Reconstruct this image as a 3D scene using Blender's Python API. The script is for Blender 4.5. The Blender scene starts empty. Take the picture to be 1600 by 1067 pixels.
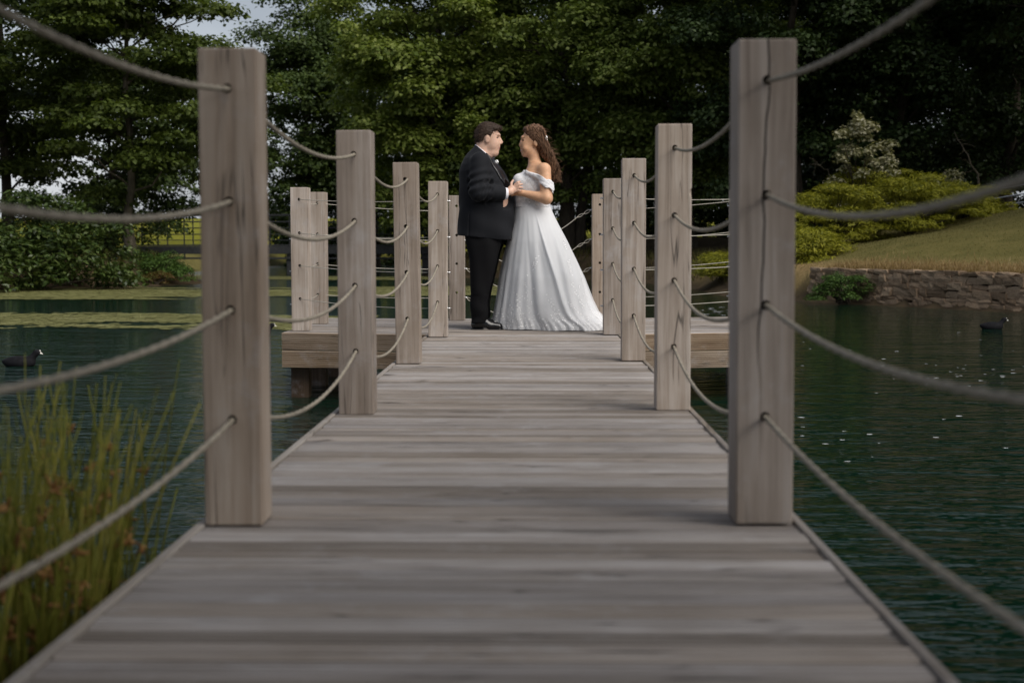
import bpy, bmesh, math, random
import numpy as np
from mathutils import Vector, Matrix

# ------------------------------------------------------------------ camera
SC = bpy.context.scene
COL = SC.collection
FPX = 2230.0                      # focal length in pixels of the 1600 px wide photograph
CAMZ = 0.715
pitch = math.atan(149.5 / FPX)
yaw = math.atan(35 * math.cos(pitch) / FPX)
cd = bpy.data.cameras.new('camera')
cam = bpy.data.objects.new('camera', cd)
COL.objects.link(cam)
cd.sensor_width = 36.0
cd.lens = FPX / 1600 * 36
cd.clip_start, cd.clip_end = 0.05, 3000
cam.location = (0, 0, CAMZ)
cam.rotation_euler = (math.pi / 2 - pitch, 0, yaw)
cd.dof.use_dof = True
cd.dof.focus_distance = 12.2
cd.dof.aperture_fstop = 3.4
SC.camera = cam
CAMR = cam.rotation_euler.to_matrix()

def ray(px, py):
    return CAMR @ Vector(((px - 800) / FPX, (533.5 - py) / FPX, -1))
def on_y(px, py, y):
    d = ray(px, py); t = y / d.y
    return Vector((d.x * t, y, CAMZ + d.z * t))
def on_z(px, py, z):
    d = ray(px, py); t = (z - CAMZ) / d.z
    return Vector((d.x * t, d.y * t, z))

# ------------------------------------------------------------------ world, sun, exposure
to_sun = Vector((0.66, -0.56, 0.90)).normalized()
SUN_EL = math.asin(to_sun.z)
SUN_AZ = math.atan2(to_sun.x, to_sun.y)
W = bpy.data.worlds.new('World'); SC.world = W; W.use_nodes = True
nt = W.node_tree; nt.nodes.clear()
def wn(t, **k):
    n = nt.nodes.new(t)
    for a, b in k.items(): setattr(n, a, b)
    return n
sky = wn('ShaderNodeTexSky', sky_type='NISHITA', sun_disc=False, sun_elevation=SUN_EL, sun_rotation=SUN_AZ)
sky.air_density = 1.0; sky.dust_density = 3.0
tc = wn('ShaderNodeTexCoord')
mp = wn('ShaderNodeMapping'); mp.inputs['Scale'].default_value = (1.0, 1.0, 2.6)
ns = wn('ShaderNodeTexNoise'); ns.inputs['Scale'].default_value = 2.6; ns.inputs['Detail'].default_value = 5
ns.inputs['Roughness'].default_value = .55
cr = wn('ShaderNodeValToRGB')
cr.color_ramp.elements[0].position = .3; cr.color_ramp.elements[0].color = (.95, 1.02, 1.17, 1)
cr.color_ramp.elements[1].position = .68; cr.color_ramp.elements[1].color = (3.2, 3.3, 3.5, 1)
mx = wn('ShaderNodeMix', data_type='RGBA'); mx.inputs['Factor'].default_value = .8
bg = wn('ShaderNodeBackground'); bg.inputs['Strength'].default_value = .08
wo = wn('ShaderNodeOutputWorld')
L = nt.links.new
L(tc.outputs['Generated'], mp.inputs['Vector']); L(mp.outputs[0], ns.inputs['Vector']); L(ns.outputs['Fac'], cr.inputs['Fac'])
sxyz = wn('ShaderNodeSeparateXYZ'); L(tc.outputs['Generated'], sxyz.inputs[0])
mr = wn('ShaderNodeMapRange'); L(sxyz.outputs[2], mr.inputs[0])
for k_, v_ in ((1, .02), (2, .22), (3, 1.3), (4, .78)): mr.inputs[k_].default_value = v_
vm = wn('ShaderNodeVectorMath', operation='SCALE'); L(cr.outputs[0], vm.inputs[0]); L(mr.outputs[0], vm.inputs[3])
L(sky.outputs[0], mx.inputs[6]); L(vm.outputs[0], mx.inputs[7]); L(mx.outputs[2], bg.inputs['Color']); L(bg.outputs[0], wo.inputs['Surface'])

sd = bpy.data.lights.new('sun', 'SUN'); sun = bpy.data.objects.new('sun', sd); COL.objects.link(sun)
sd.energy = 1.5; sd.angle = math.radians(55); sd.color = (1.0, .95, .88)
sun.rotation_euler = to_sun.to_track_quat('Z', 'Y').to_euler()
sun.location = (20, -10, 30)

SC.view_settings.view_transform = 'Standard'
SC.view_settings.look = 'None'
SC.view_settings.exposure = 1.25
SC.view_settings.gamma = 1
SC.view_settings.use_curve_mapping = False
SC.render.engine = 'CYCLES'
SC.cycles.use_denoising = True
SC.cycles.max_bounces = 6
SC.cycles.diffuse_bounces = 3
SC.cycles.glossy_bounces = 3
SC.cycles.transmission_bounces = 4
SC.cycles.transparent_max_bounces = 6
SC.cycles.sample_clamp_indirect = 6

# ------------------------------------------------------------------ helpers
R = random.Random(7)
def link(o, parent=None):
    COL.objects.link(o)
    if parent is not None: o.parent = parent
    return o
def tag(o, label, cat=None, group=None, kind=None):
    if label: o['label'] = label
    if cat: o['category'] = cat
    if group: o['group'] = group
    if kind: o['kind'] = kind
    return o
def empty(name, loc, label, cat, group=None, rz=0):
    o = bpy.data.objects.new(name, None); o.empty_display_size = .1
    o.location = loc; o.rotation_euler.z = rz
    link(o); return tag(o, label, cat, group)
def mesh_np(name, verts, faces, mat=None, smooth=False, mats=None):
    """verts (n,3) ; faces (m,k) array of equal-sized polygons, or list"""
    me = bpy.data.meshes.new(name)
    verts = np.asarray(verts, dtype=np.float32)
    if isinstance(faces, np.ndarray):
        m, k = faces.shape
        me.vertices.add(len(verts)); me.vertices.foreach_set('co', verts.ravel())
        me.loops.add(m * k); me.loops.foreach_set('vertex_index', faces.astype(np.int32).ravel())
        me.polygons.add(m)
        me.polygons.foreach_set('loop_start', np.arange(0, m * k, k, dtype=np.int32))
        me.polygons.foreach_set('loop_total', np.full(m, k, dtype=np.int32))
    else:
        me.from_pydata([tuple(v) for v in verts], [], faces)
    me.update(calc_edges=True)
    if mat: me.materials.append(mat)
    if smooth: me.polygons.foreach_set('use_smooth', np.ones(len(me.polygons), dtype=bool))
    return me
def obj(name, me, parent=None, loc=(0, 0, 0)):
    o = bpy.data.objects.new(name, me); o.location = loc
    return link(o, parent)
def bm_mesh(name, bm, mat=None, smooth=False):
    me = bpy.data.meshes.new(name); bm.normal_update(); bm.to_mesh(me); bm.free()
    if mat: me.materials.append(mat)
    if smooth: me.polygons.foreach_set('use_smooth', np.ones(len(me.polygons), dtype=bool))
    return me
def box_bm(sx, sy, sz, bevel=0.0, seg=1, c=(0, 0, 0)):
    bm = bmesh.new(); bmesh.ops.create_cube(bm, size=1)
    for v in bm.verts: v.co = Vector((v.co.x * sx + c[0], v.co.y * sy + c[1], v.co.z * sz + c[2]))
    if bevel: bmesh.ops.bevel(bm, geom=list(bm.edges), offset=bevel, segments=seg, affect='EDGES', profile=.6)
    return bm
class Tubes:
    """collects tapered tubes into one vertex/face set"""
    def __init__(s): s.v = []; s.f = []; s.n = 0
    def add(s, pts, radii, n=6, flat=None, cap=True):
        pts = np.asarray(pts, float); k = len(pts)
        radii = np.full(k, radii) if np.isscalar(radii) else np.asarray(radii, float)
        t = np.gradient(pts, axis=0); t /= np.linalg.norm(t, axis=1)[:, None] + 1e-9
        up = np.array([0, 0, 1.]) if abs(t[:, 2]).mean() < .8 else np.array([1., 0, 0])
        a = np.cross(t, up); a /= np.linalg.norm(a, axis=1)[:, None] + 1e-9
        b = np.cross(a, t)
        th = np.arange(n) * 2 * math.pi / n
        ring = pts[:, None] + radii[:, None, None] * (np.cos(th)[None, :, None] * a[:, None] + np.sin(th)[None, :, None] * b[:, None])
        s.v.append(ring.reshape(-1, 3))
        i = np.arange(k - 1)[:, None]; j = np.arange(n)[None]; jn = (j + 1) % n
        q = np.stack([i * n + j, i * n + jn, (i + 1) * n + jn, (i + 1) * n + j], -1).reshape(-1, 4)
        s.f.append(q + s.n)
        if cap and n == 4:
            s.f.append(np.array([[3, 2, 1, 0], [(k - 1) * n, (k - 1) * n + 1, (k - 1) * n + 2, (k - 1) * n + 3]]) + s.n)
        s.n += k * n
    def mesh(s, name, mat, smooth=True):
        return mesh_np(name, np.concatenate(s.v), np.concatenate(s.f), mat, smooth)

# ------------------------------------------------------------------ material helpers
class M:
    def __init__(s, name, base=(.5, .5, .5), rough=.7, spec=.3):
        s.m = bpy.data.materials.new(name); s.m.use_nodes = True
        s.t = s.m.node_tree; s.b = s.t.nodes['Principled BSDF']; s.out = s.t.nodes['Material Output']
        s.b.inputs['Base Color'].default_value = (*base, 1); s.b.inputs['Roughness'].default_value = rough
        s.b.inputs['Specular IOR Level'].default_value = spec
    def n(s, t, ins=None, **k):
        n = s.t.nodes.new(t)
        for a, b in k.items(): setattr(n, a, b)
        for a, b in (ins or {}).items():
            if hasattr(b, 'is_output') or isinstance(b, bpy.types.NodeSocket): s.t.links.new(b, n.inputs[a])
            else: n.inputs[a].default_value = b
        return n
    def l(s, a, b): s.t.links.new(a, b)
    def coord(s, kind='Object', scale=(1, 1, 1), rnd=0.0, vec=None):
        v = vec or s.n('ShaderNodeTexCoord').outputs[kind]
        if rnd:
            oi = s.n('ShaderNodeObjectInfo')
            a = s.n('ShaderNodeVectorMath', {0: oi.outputs['Random']}, operation='SCALE'); a.inputs[3].default_value = rnd
            cmb = s.n('ShaderNodeCombineXYZ')
            mm = s.n('ShaderNodeMath', {0: oi.outputs['Random'], 1: rnd}, operation='MULTIPLY')
            for i in range(3): s.l(mm.outputs[0], cmb.inputs[i])
            v = s.n('ShaderNodeVectorMath', {0: v, 1: cmb.outputs[0]}, operation='ADD').outputs[0]
        return s.n('ShaderNodeMapping', {'Vector': v, 'Scale': scale}).outputs[0]
    def noise(s, vec, scale, detail=4, rough=.55, dist=0):
        return s.n('ShaderNodeTexNoise', {'Vector': vec, 'Scale': scale, 'Detail': detail, 'Roughness': rough, 'Distortion': dist}).outputs['Fac']
    def ramp(s, fac, stops):
        r = s.n('ShaderNodeValToRGB', {'Fac': fac}); e = r.color_ramp.elements
        while len(e) < len(stops): e.new(.5)
        for el, (p, c) in zip(e, stops):
            el.position = p; el.color = (*c, 1) if len(c) == 3 else c
        return r.outputs[0]
    def mix(s, fac, a, b, mode='MIX'):
        x = s.n('ShaderNodeMix', data_type='RGBA', blend_type=mode)
        for i, v in ((0, fac), (6, a), (7, b)):
            if isinstance(v, bpy.types.NodeSocket): s.l(v, x.inputs[i])
            else: x.inputs[i].default_value = v if i == 0 else (*v, 1)
        return x.outputs[2]
    def math(s, op, a, b=0.0, c=None):
        n = s.n('ShaderNodeMath', operation=op)
        for i, v in enumerate((a, b, c)):
            if v is None: continue
            if isinstance(v, bpy.types.NodeSocket): s.l(v, n.inputs[i])
            else: n.inputs[i].default_value = v
        return n.outputs[0]
    def col(s, c): s.l(c, s.b.inputs['Base Color']); return s
    def bump(s, h, strength=.3, dist=.01):
        b = s.n('ShaderNodeBump', {'Height': h, 'Strength': strength, 'Distance': dist}); s.l(b.outputs[0], s.b.inputs['Normal']); return s

def wood_mat(name, axis, c0, c1, c2, crack=None, rough=.8):
    """weathered timber; axis = grain direction 0/1/2"""
    m = M(name, rough=rough, spec=.25)
    sc = [26, 26, 26]; sc[axis] = 1.1
    v = m.coord('Object', tuple(sc), rnd=37.0)
    g = m.noise(v, 1.0, 6, .65, .6)
    sc2 = [90, 90, 90]; sc2[axis] = 2.2
    fine = m.noise(m.coord('Object', tuple(sc2), rnd=11.0), 1.0, 3, .6, .2)
    blot = m.noise(m.coord('Object', (2.3, 2.3, 2.3), rnd=19.0), 1.0, 4, .6)
    c = m.ramp(g, [(.28, c0), (.5, c1), (.74, c2)])
    oi = m.n('ShaderNodeObjectInfo').outputs['Random']
    tint = m.ramp(oi, [(0.0, (.60, .56, .52)), (.35, (1.02, .96, .91)), (.6, (.84, .83, .85)), (1.0, (1.28, 1.27, 1.29))])
    c = m.mix(1.0, c, tint, 'MULTIPLY')
    c = m.mix(m.math('MULTIPLY', m.ramp(blot, [(.42, (0, 0, 0)), (.66, (1, 1, 1))]), .55), c, m.mix(1.0, c, (.72, .68, .62), 'MULTIPLY'))
    pale = m.noise(m.coord('Object', (5, 5, 5), rnd=53.0), 1.0, 5, .7)
    c = m.mix(m.math('MULTIPLY', m.ramp(pale, [(.55, (0, 0, 0)), (.75, (1, 1, 1))]), .35), c, (.46, .46, .48))
    dark = m.ramp(fine, [(.25, (0, 0, 0)), (.36, (1, 1, 1))])
    c = m.mix(1.0, c, m.mix(dark, (.62, .58, .54), (1, 1, 1)), 'MULTIPLY')
    sc3 = [15, 15, 15]; sc3[axis] = .55
    iso = m.noise(m.coord('Object', tuple(sc3), rnd=71.0), 1.0, 3, .5, .5)
    msk = m.ramp(m.noise(m.coord('Object', (3.1, 3.1, 3.1), rnd=29.0), 1.0, 2, .5), [(.48, (0, 0, 0)), (.58, (1, 1, 1))])
    line = m.math('MULTIPLY', m.math('SUBTRACT', 1.0, m.math('MINIMUM', m.math('MULTIPLY', m.math('ABSOLUTE', m.math('SUBTRACT', iso, .5)), 85.0), 1.0)), msk)
    c = m.mix(m.math('MULTIPLY', line, .85), c, (.06, .052, .045))
    h = m.math('ADD', m.math('MULTIPLY', g, .5), m.math('MULTIPLY', fine, .6))
    h = m.math('SUBTRACT', h, m.math('MULTIPLY', line, 1.2))
    if crack is not None:      # a drying split running down one face
        sx = m.n('ShaderNodeSeparateXYZ', {0: m.n('ShaderNodeTexCoord').outputs['Object']})
        wob = m.noise(m.n('ShaderNodeCombineXYZ', {2: m.math('MULTIPLY', sx.outputs[2], 3.2)}).outputs[0], 1.0, 3, .5)
        off = m.math('SUBTRACT', sx.outputs[0], m.math('MULTIPLY_ADD', wob, .05, crack[0] - .025))
        lean = m.math('MULTIPLY_ADD', m.math('SUBTRACT', sx.outputs[2], 1.2), -.018, off)
        wd = m.math('DIVIDE', m.math('ABSOLUTE', lean), crack[1])
        fade = m.n('ShaderNodeMapRange', {0: sx.outputs[2], 1: crack[2], 2: crack[2] + .25, 3: 0.0, 4: 1.0}).outputs[0]
        k = m.math('MULTIPLY', m.math('SUBTRACT', 1.0, m.math('MINIMUM', wd, 1.0)), fade)
        c = m.mix(m.math('MINIMUM', m.math('MULTIPLY', k, 2.2), 1.0), c, (.05, .043, .038))
        h = m.math('SUBTRACT', h, m.math('MULTIPLY', k, 3.0))
    m.col(c); m.bump(h, .5, .004)
    return m.m

MAT = {}
MAT['post'] = wood_mat('weathered_post_oak', 2, (.225, .185, .149), (.36, .308, .26), (.49, .45, .405))
MAT['post_split'] = wood_mat('weathered_post_oak_split', 2, (.225, .187, .153), (.36, .312, .267), (.49, .45, .41), crack=(.0, .0035, .35))
MAT['deck'] = wood_mat('weathered_deck', 0, (.215, .195, .178), (.315, .294, .276), (.40, .38, .365), rough=.62)
MAT['edge'] = wood_mat('weathered_edge_board', 1, (.16, .142, .122), (.27, .245, .215), (.36, .34, .315))
MAT['fascia'] = wood_mat('ribbed_fascia', 0, (.17, .125, .085), (.28, .22, .16), (.38, .32, .25))
MAT['pile'] = wood_mat('wet_pile', 2, (.05, .035, .024), (.10, .07, .048), (.15, .11, .08), rough=.5)
def simple(name, base, rough=.7, spec=.3, noise=None, metal=0):
    m = M(name, base, rough, spec)
    m.b.inputs['Metallic'].default_value = metal
    if noise:
        f = m.noise(m.coord('Object'), noise[0], 4)
        m.col(m.ramp(f, [(.3, tuple(c * (1 - noise[1]) for c in base)), (.7, tuple(min(1, c * (1 + noise[1])) for c in base))]))
    return m.m
MAT['rope'] = simple('hemp_rope', (.28, .25, .20), .85, .2, (60, .3))
MAT['wire'] = simple('thin_cord', (.42, .39, .33), .6, .4, (40, .2))
MAT['steel'] = simple('galvanised_bolt', (.6, .6, .6), .35, .5, metal=1)
MAT['rail_steel'] = simple('dark_painted_rail', (.05, .052, .055), .5, .4, (8, .3))
MAT['estate_rail'] = simple('grey_estate_rail', (.45, .48, .54), .5, .4, (8, .2))
MAT['bark'] = None

def bark_mat(name, a, b):
    m = M(name, rough=.9, spec=.15)
    v = m.coord('Object', (6, 6, 1.6)); f = m.noise(v, 1.5, 6, .65, .5)
    m.col(m.ramp(f, [(.3, a), (.7, b)])); m.bump(f, .8, .04); return m.m
MAT['bark'] = bark_mat('tree_bark', (.028, .023, .018), (.085, .07, .052))
MAT['bark_pale'] = bark_mat('pale_tree_bark', (.05, .042, .03), (.14, .12, .085))
def leaf_mat(name, dark, mid, light, trans=.35, rough=.55, spec=.25):
    m = M(name, rough=rough, spec=spec)
    g = m.n('ShaderNodeNewGeometry').outputs['Random Per Island']
    big = m.noise(m.coord('Object'), .55, 3)
    f = m.math('ADD', m.math('MULTIPLY', g, .6), m.math('MULTIPLY', big, .45))
    c = m.ramp(f, [(.2, dark), (.5, mid), (.85, light)])
    m.col(c)
    tr = m.n('ShaderNodeBsdfTranslucent', {'Color': m.mix(1.0, c, (1.15, 1.2, .6), 'MULTIPLY')})
    mixs = m.n('ShaderNodeMixShader', {0: trans, 1: m.b.outputs[0], 2: tr.outputs[0]})
    m.l(mixs.outputs[0], m.out.inputs['Surface'])
    return m.m
MAT['leaf_syc'] = leaf_mat('sycamore_leaf', (.09, .13, .022), (.16, .21, .04), (.26, .30, .085))
MAT['leaf_syc2'] = leaf_mat('lime_leaf', (.085, .125, .025), (.15, .20, .042), (.25, .295, .09))
MAT['leaf_dark'] = leaf_mat('dark_oak_leaf', (.028, .05, .013), (.052, .082, .021), (.09, .125, .036), .3)
MAT['leaf_holly'] = leaf_mat('evergreen_leaf', (.018, .034, .010), (.034, .058, .018), (.062, .092, .032), .25, .5, .25)
MAT['leaf_left'] = leaf_mat('ash_leaf', (.035, .055, .010), (.07, .10, .018), (.12, .155, .035), .4)
MAT['leaf_bush'] = leaf_mat('laurel_leaf', (.018, .035, .008), (.04, .068, .013), (.085, .115, .03), .2, .4, .4)
MAT['leaf_gold'] = leaf_mat('golden_juniper', (.11, .125, .014), (.235, .235, .02), (.39, .365, .035), .25)
MAT['leaf_junip'] = leaf_mat('green_juniper', (.028, .06, .012), (.055, .105, .02), (.10, .17, .035), .25)
MAT['leaf_cream'] = leaf_mat('variegated_leaf', (.12, .13, .05), (.38, .36, .22), (.55, .52, .38), .25)
MAT['leaf_rust'] = leaf_mat('rusty_leaf', (.07, .035, .012), (.12, .07, .02), (.10, .12, .03), .25)

# ------------------------------------------------------------------ terrain
LAKE = [(2.2, -.6), (10, 1), (17, 8), (16.5, 16), (14, 20), (9.4, 27.4), (6.4, 32.8), (5.2, 36), (5.0, 42), (4.0, 50),
        (1.6, 54.5), (-3, 57), (-4.6, 62), (-5, 80), (-6, 92), (-16, 92), (-17.5, 80), (-16.6, 64), (-13.6, 55), (-11.2, 48),
        (-12.4, 44.6), (-16, 40.6), (-24, 37), (-32, 26), (-28, 6), (-10, .5), (-3.5, 1.2), (-1.6, -.4), (-1, -.8)]
def sdist(x, y, poly):
    P = np.array(poly, float); Q = np.roll(P, -1, 0)
    d = np.full(x.shape, 1e9); ins = np.zeros(x.shape, bool)
    for (ax, ay), (bx, by) in zip(P, Q):
        ex, ey = bx - ax, by - ay
        t = np.clip(((x - ax) * ex + (y - ay) * ey) / (ex * ex + ey * ey), 0, 1)
        d = np.minimum(d, np.hypot(x - ax - t * ex, y - ay - t * ey))
        c = ((ay > y) != (by > y)) & (x < (bx - ax) * (y - ay) / (by - ay + 1e-12) + ax)
        ins ^= c
    return np.where(ins, -d, d)
WATER = -0.55
def sst(a, b, x):
    t = np.clip((x - a) / (b - a), 0, 1); return t * t * (3 - 2 * t)
def terrain(x, y):
    x = np.asarray(x, float); y = np.asarray(y, float)
    s = sdist(x, y, LAKE)
    lawn = sst(3.6, 6.5, x) * sst(52, 40, y) * sst(10, 17, y)
    z_out = -.5 + .75 * sst(0, 1.2, s) + .75 * sst(1.0, 9, s)
    z_lawn = -.45 + .6 * sst(-.05, .35, s) + .19 * np.clip(s - .3, 0, 16)
    z = z_out * (1 - lawn) + z_lawn * lawn
    z = z + .022 * np.clip(y - 72, 0, 400) * sst(-2, 12, s)
    z = z + sst(.5, 4, s) * .07 * (np.sin(x * .9 + y * .35) + np.sin(y * .7 - x * .4))
    z_in = -.5 - .9 * sst(0, -3, s)
    return np.where(s > 0, z, z_in), s, lawn
def tz(x, y): return float(terrain(np.array([x]), np.array([y]))[0][0])

xs = np.concatenate([[-900, -500, -300, -180, -120, -80, -60, -46], np.arange(-36, 24.01, .4), [28, 34, 42, 55, 75, 110, 180, 300, 500, 900]])
ys = np.concatenate([[-600, -300, -120, -60, -30, -16], np.arange(-9, 70.01, .4), np.arange(72, 100, 2.5), [105, 115, 130, 150, 180, 220, 300, 450, 700, 1200]])
gx, gy = np.meshgrid(xs, ys, indexing='ij')
gz, gs, glawn = terrain(gx, gy)
nx, ny = gx.shape
idx = np.arange(nx * ny).reshape(nx, ny)
gf = np.stack([idx[:-1, :-1], idx[1:, :-1], idx[1:, 1:], idx[:-1, 1:]], -1).reshape(-1, 4)
m = M('ground_cover', rough=.95, spec=.1)
at = m.n('ShaderNodeAttribute', attribute_name='cover').outputs['Color']
sp = m.n('ShaderNodeSeparateColor', {0: at})
f1 = m.noise(m.coord('Object'), 1.6, 6, .6); f2 = m.noise(m.coord('Object'), 14, 4, .6)
earth = m.ramp(f1, [(.3, (.035, .026, .016)), (.7, (.085, .062, .036))])
grass = m.ramp(m.math('ADD', m.math('MULTIPLY', f1, .6), m.math('MULTIPLY', f2, .4)), [(.3, (.085, .082, .024)), (.55, (.15, .13, .042)), (.75, (.22, .175, .075))])
dry = m.ramp(f2, [(.3, (.20, .13, .055)), (.7, (.34, .24, .115))])
meadow = m.ramp(f1, [(.3, (.13, .135, .012)), (.7, (.21, .20, .02))])
c = m.mix(sp.outputs[0], earth, grass); c = m.mix(sp.outputs[1], c, dry); c = m.mix(sp.outputs[2], c, meadow)
m.col(c); m.bump(f2, .6, .05)
me = mesh_np('ground', np.stack([gx, gy, gz], -1).reshape(-1, 3), gf, m.m, True)
ca = me.color_attributes.new('cover', 'FLOAT_COLOR', 'POINT')
cov = np.zeros((nx * ny, 4), np.float32); cov[:, 3] = 1
lw = np.maximum(glawn * sst(.1, .4, gs), sst(66, 72, gy)).ravel(); cov[:, 0] = lw
cov[:, 1] = (glawn * sst(.15, .4, gs) * sst(2.0, .5, gs)).ravel()
cov[:, 2] = (sst(70, 80, gy) * sst(1, 3, gs)).ravel()
ca.data.foreach_set('color', cov.ravel())
g = obj('ground', me); tag(g, 'grassy and earthy banks around the pond', kind='structure')

# water sheet
m = M('pond_water', (.002, .014, .008), .05, .38)
m.b.inputs['IOR'].default_value = 1.33
w1 = m.noise(m.coord('Object', (.55, 1.5, 1)), 4.2, 3, .55, .35)
w2 = m.noise(m.coord('Object', (.6, 1.3, 1)), 1.2, 2, .5, .2)
w3 = m.noise(m.coord('Object', (.8, 1.6, 1)), 11.0, 2, .5)
h = m.math('ADD', m.math('ADD', m.math('MULTIPLY', w1, .6), m.math('MULTIPLY', w2, .9)), m.math('MULTIPLY', w3, .14))
wx = m.n('ShaderNodeSeparateXYZ', {0: m.n('ShaderNodeTexCoord').outputs['Object']}).outputs[0]
lee = m.n('ShaderNodeMapRange', {0: wx, 1: -2.5, 2: 2.5, 3: 1.35, 4: .62}).outputs[0]
m.b.inputs['Specular Tint'].default_value = (.82, 1.0, .9, 1)
m.bump(m.math('MULTIPLY', h, lee), 1.0, .075)
MAT['water'] = m.m
P = [(-40, -8), (24, -8), (24, 24), (12, 34), (8, 56), (0, 64), (0, 100), (-24, 100), (-24, 60), (-40, 46)]
me = mesh_np('water', np.array([(x, y, WATER) for x, y in P]), [list(range(len(P)))], MAT['water'])
tag(obj('water', me), 'rippled dark green pond water', kind='structure')

# ------------------------------------------------------------------ jetty
XL, XR = -.842, .672       # deck edges (inside the edge boards)
jetty = empty('jetty', (0, 0, 0), 'weathered grey plank jetty leading out to a T-shaped platform', 'jetty')
def plank_mesh(length, width=.0865, thick=.028, grooves=3, depth=.006):
    """ribbed board: profile in y-z extruded along x, with several cuts so that it is not a single prism"""
    pr = [(-width / 2 + .004, -thick), (-width / 2, -.012), (-width / 2 + .001, -.005), (-width / 2 + .005, 0)]
    u = width - .016
    for i in range(grooves):
        a = -u / 2 + u * (i + .28) / grooves; b = -u / 2 + u * (i + .72) / grooves
        q = (b - a) * .2
        pr += [(a, 0), (a + q, -depth), (b - q, -depth), (b, 0)]
    pr += [(width / 2 - .005, 0), (width / 2 - .001, -.005), (width / 2, -.012), (width / 2 - .004, -thick)]
    k = len(pr); nseg = 2
    v = []
    for i in range(nseg):
        x = -length / 2 + length * i / (nseg - 1)
        v += [(x, a, b) for a, b in pr]
    f = []
    for i in range(nseg - 1):
        for j in range(k):
            jn = (j + 1) % k
            f.append((i * k + j, (i + 1) * k + j, (i + 1) * k + jn, i * k + jn))
    f.append(tuple(range(k))); f.append(tuple(reversed(range((nseg - 1) * k, nseg * k))))
    me = bpy.data.meshes.new('plank'); me.from_pydata(v, [], f); me.materials.append(MAT['deck']); me.update()
    bm = bmesh.new(); bm.from_mesh(me); bmesh.ops.recalc_face_normals(bm, faces=bm.faces); bm.to_mesh(me); bm.free()
    return me
pm = plank_mesh(XR - XL - .004)
pitch_y = .0995
y = -1.6
while y < 13.95:
    o = obj('plank', pm, jetty, ((XL + XR) / 2 + R.uniform(-.002, .002), y, R.uniform(-.006, .002)))
    o.rotation_euler = (R.uniform(-.006, .006), R.uniform(-.0012, .0012), R.uniform(-.0012, .0012) + (math.pi if R.random() < .5 else 0))
    y += pitch_y
# edge boards (each a few metres long, butted)
def edge_board(x, y0, y1):
    bm = box_bm(.024, y1 - y0 - .004, .145, .003)
    o = obj('edge_board', bm_mesh('edge_board', bm, MAT['edge']), jetty, (x, (y0 + y1) / 2, -.0685))
for x in (XL - .0135, XR + .0135):
    for a, b in ((-1.6, 2.1), (2.1, 5.4), (5.4, 8.7), (8.7, 11.45)):
        edge_board(x, a, b)
# joists under the deck and piles down into the pond bed
for x in (-.70, -.09, .53):
    obj('joist', bm_mesh('joist', box_bm(.06, 15.4, .14, .004), MAT['edge']), jetty, (x, 6.1, -.106))
for y in (1.2, 3.7, 6.2, 8.7):
    for x in (-.60, .43):
        obj('pile', bm_mesh('pile', box_bm(.14, .14, 1.5, .008, 2), MAT['pile']), jetty, (x, y, -.935))
# platform wings
def wing(side, x_in, x_out, y_in, y_out, yb):
    n = int((yb - y_in) / pitch_y)
    lm = plank_mesh(abs(x_out - x_in) - .01)
    ang = math.atan2(y_out - y_in, x_out - x_in)
    if side < 0: ang = math.atan2(y_in - y_out, x_in - x_out)
    cx, cy = (x_in + x_out) / 2, (y_in + y_out) / 2
    for i in range(n):
        o = obj('plank', lm, jetty, (cx, cy + .065 + i * pitch_y, R.uniform(-.002, .001)))
        o.rotation_euler.z = ang + R.uniform(-.001, .001)
    fm = plank_mesh(abs(x_out - x_in) + .02, .142, .03, 8, .005)
    fm.materials.clear(); fm.materials.append(MAT['fascia'])
    for k in range(2):
        o = obj('fascia_board', fm, jetty, (cx, cy - .031, -.074 - k * .1465))
        o.rotation_euler = (math.pi / 2, 0, ang)
    em = plank_mesh(yb - y_out, .142, .03, 8, .005); em.materials.clear(); em.materials.append(MAT['fascia'])
    for k in range(2):
        o = obj('fascia_board', em, jetty, (x_out + side * .005, (y_out + yb) / 2 + .02, -.074 - k * .1465))
        o.rotation_euler = (math.pi / 2, 0, side * math.pi / 2)
    for yy in (y_out + .16, y_out + 1.15, yb - .15):
        obj('pile', bm_mesh('pile', box_bm(.15, .15, 1.4, .008, 2), MAT['pile']), jetty, (x_out - side * .13, yy, -1.0))
        obj('pile', bm_mesh('pile', box_bm(.15, .15, 1.4, .008, 2), MAT['pile']), jetty, (x_in + side * .13, yy, -1.0))
    for yy in (y_out + .12, yb - .2):
        obj('joist', bm_mesh('joist', box_bm(abs(x_out - x_in) - .1, .06, .13, .004), MAT['fascia']), jetty, (cx, yy + .1, -.1))
wing(-1, XL - .012, -2.09, 11.55, 11.78, 14.0)
wing(1, XR + .012, 2.09, 11.6, 11.95, 14.1)
obj('fascia_board', bm_mesh('fascia_board', box_bm(4.1, .03, .14, .003), MAT['fascia']), jetty, (0, 14.16, -.105))

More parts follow.
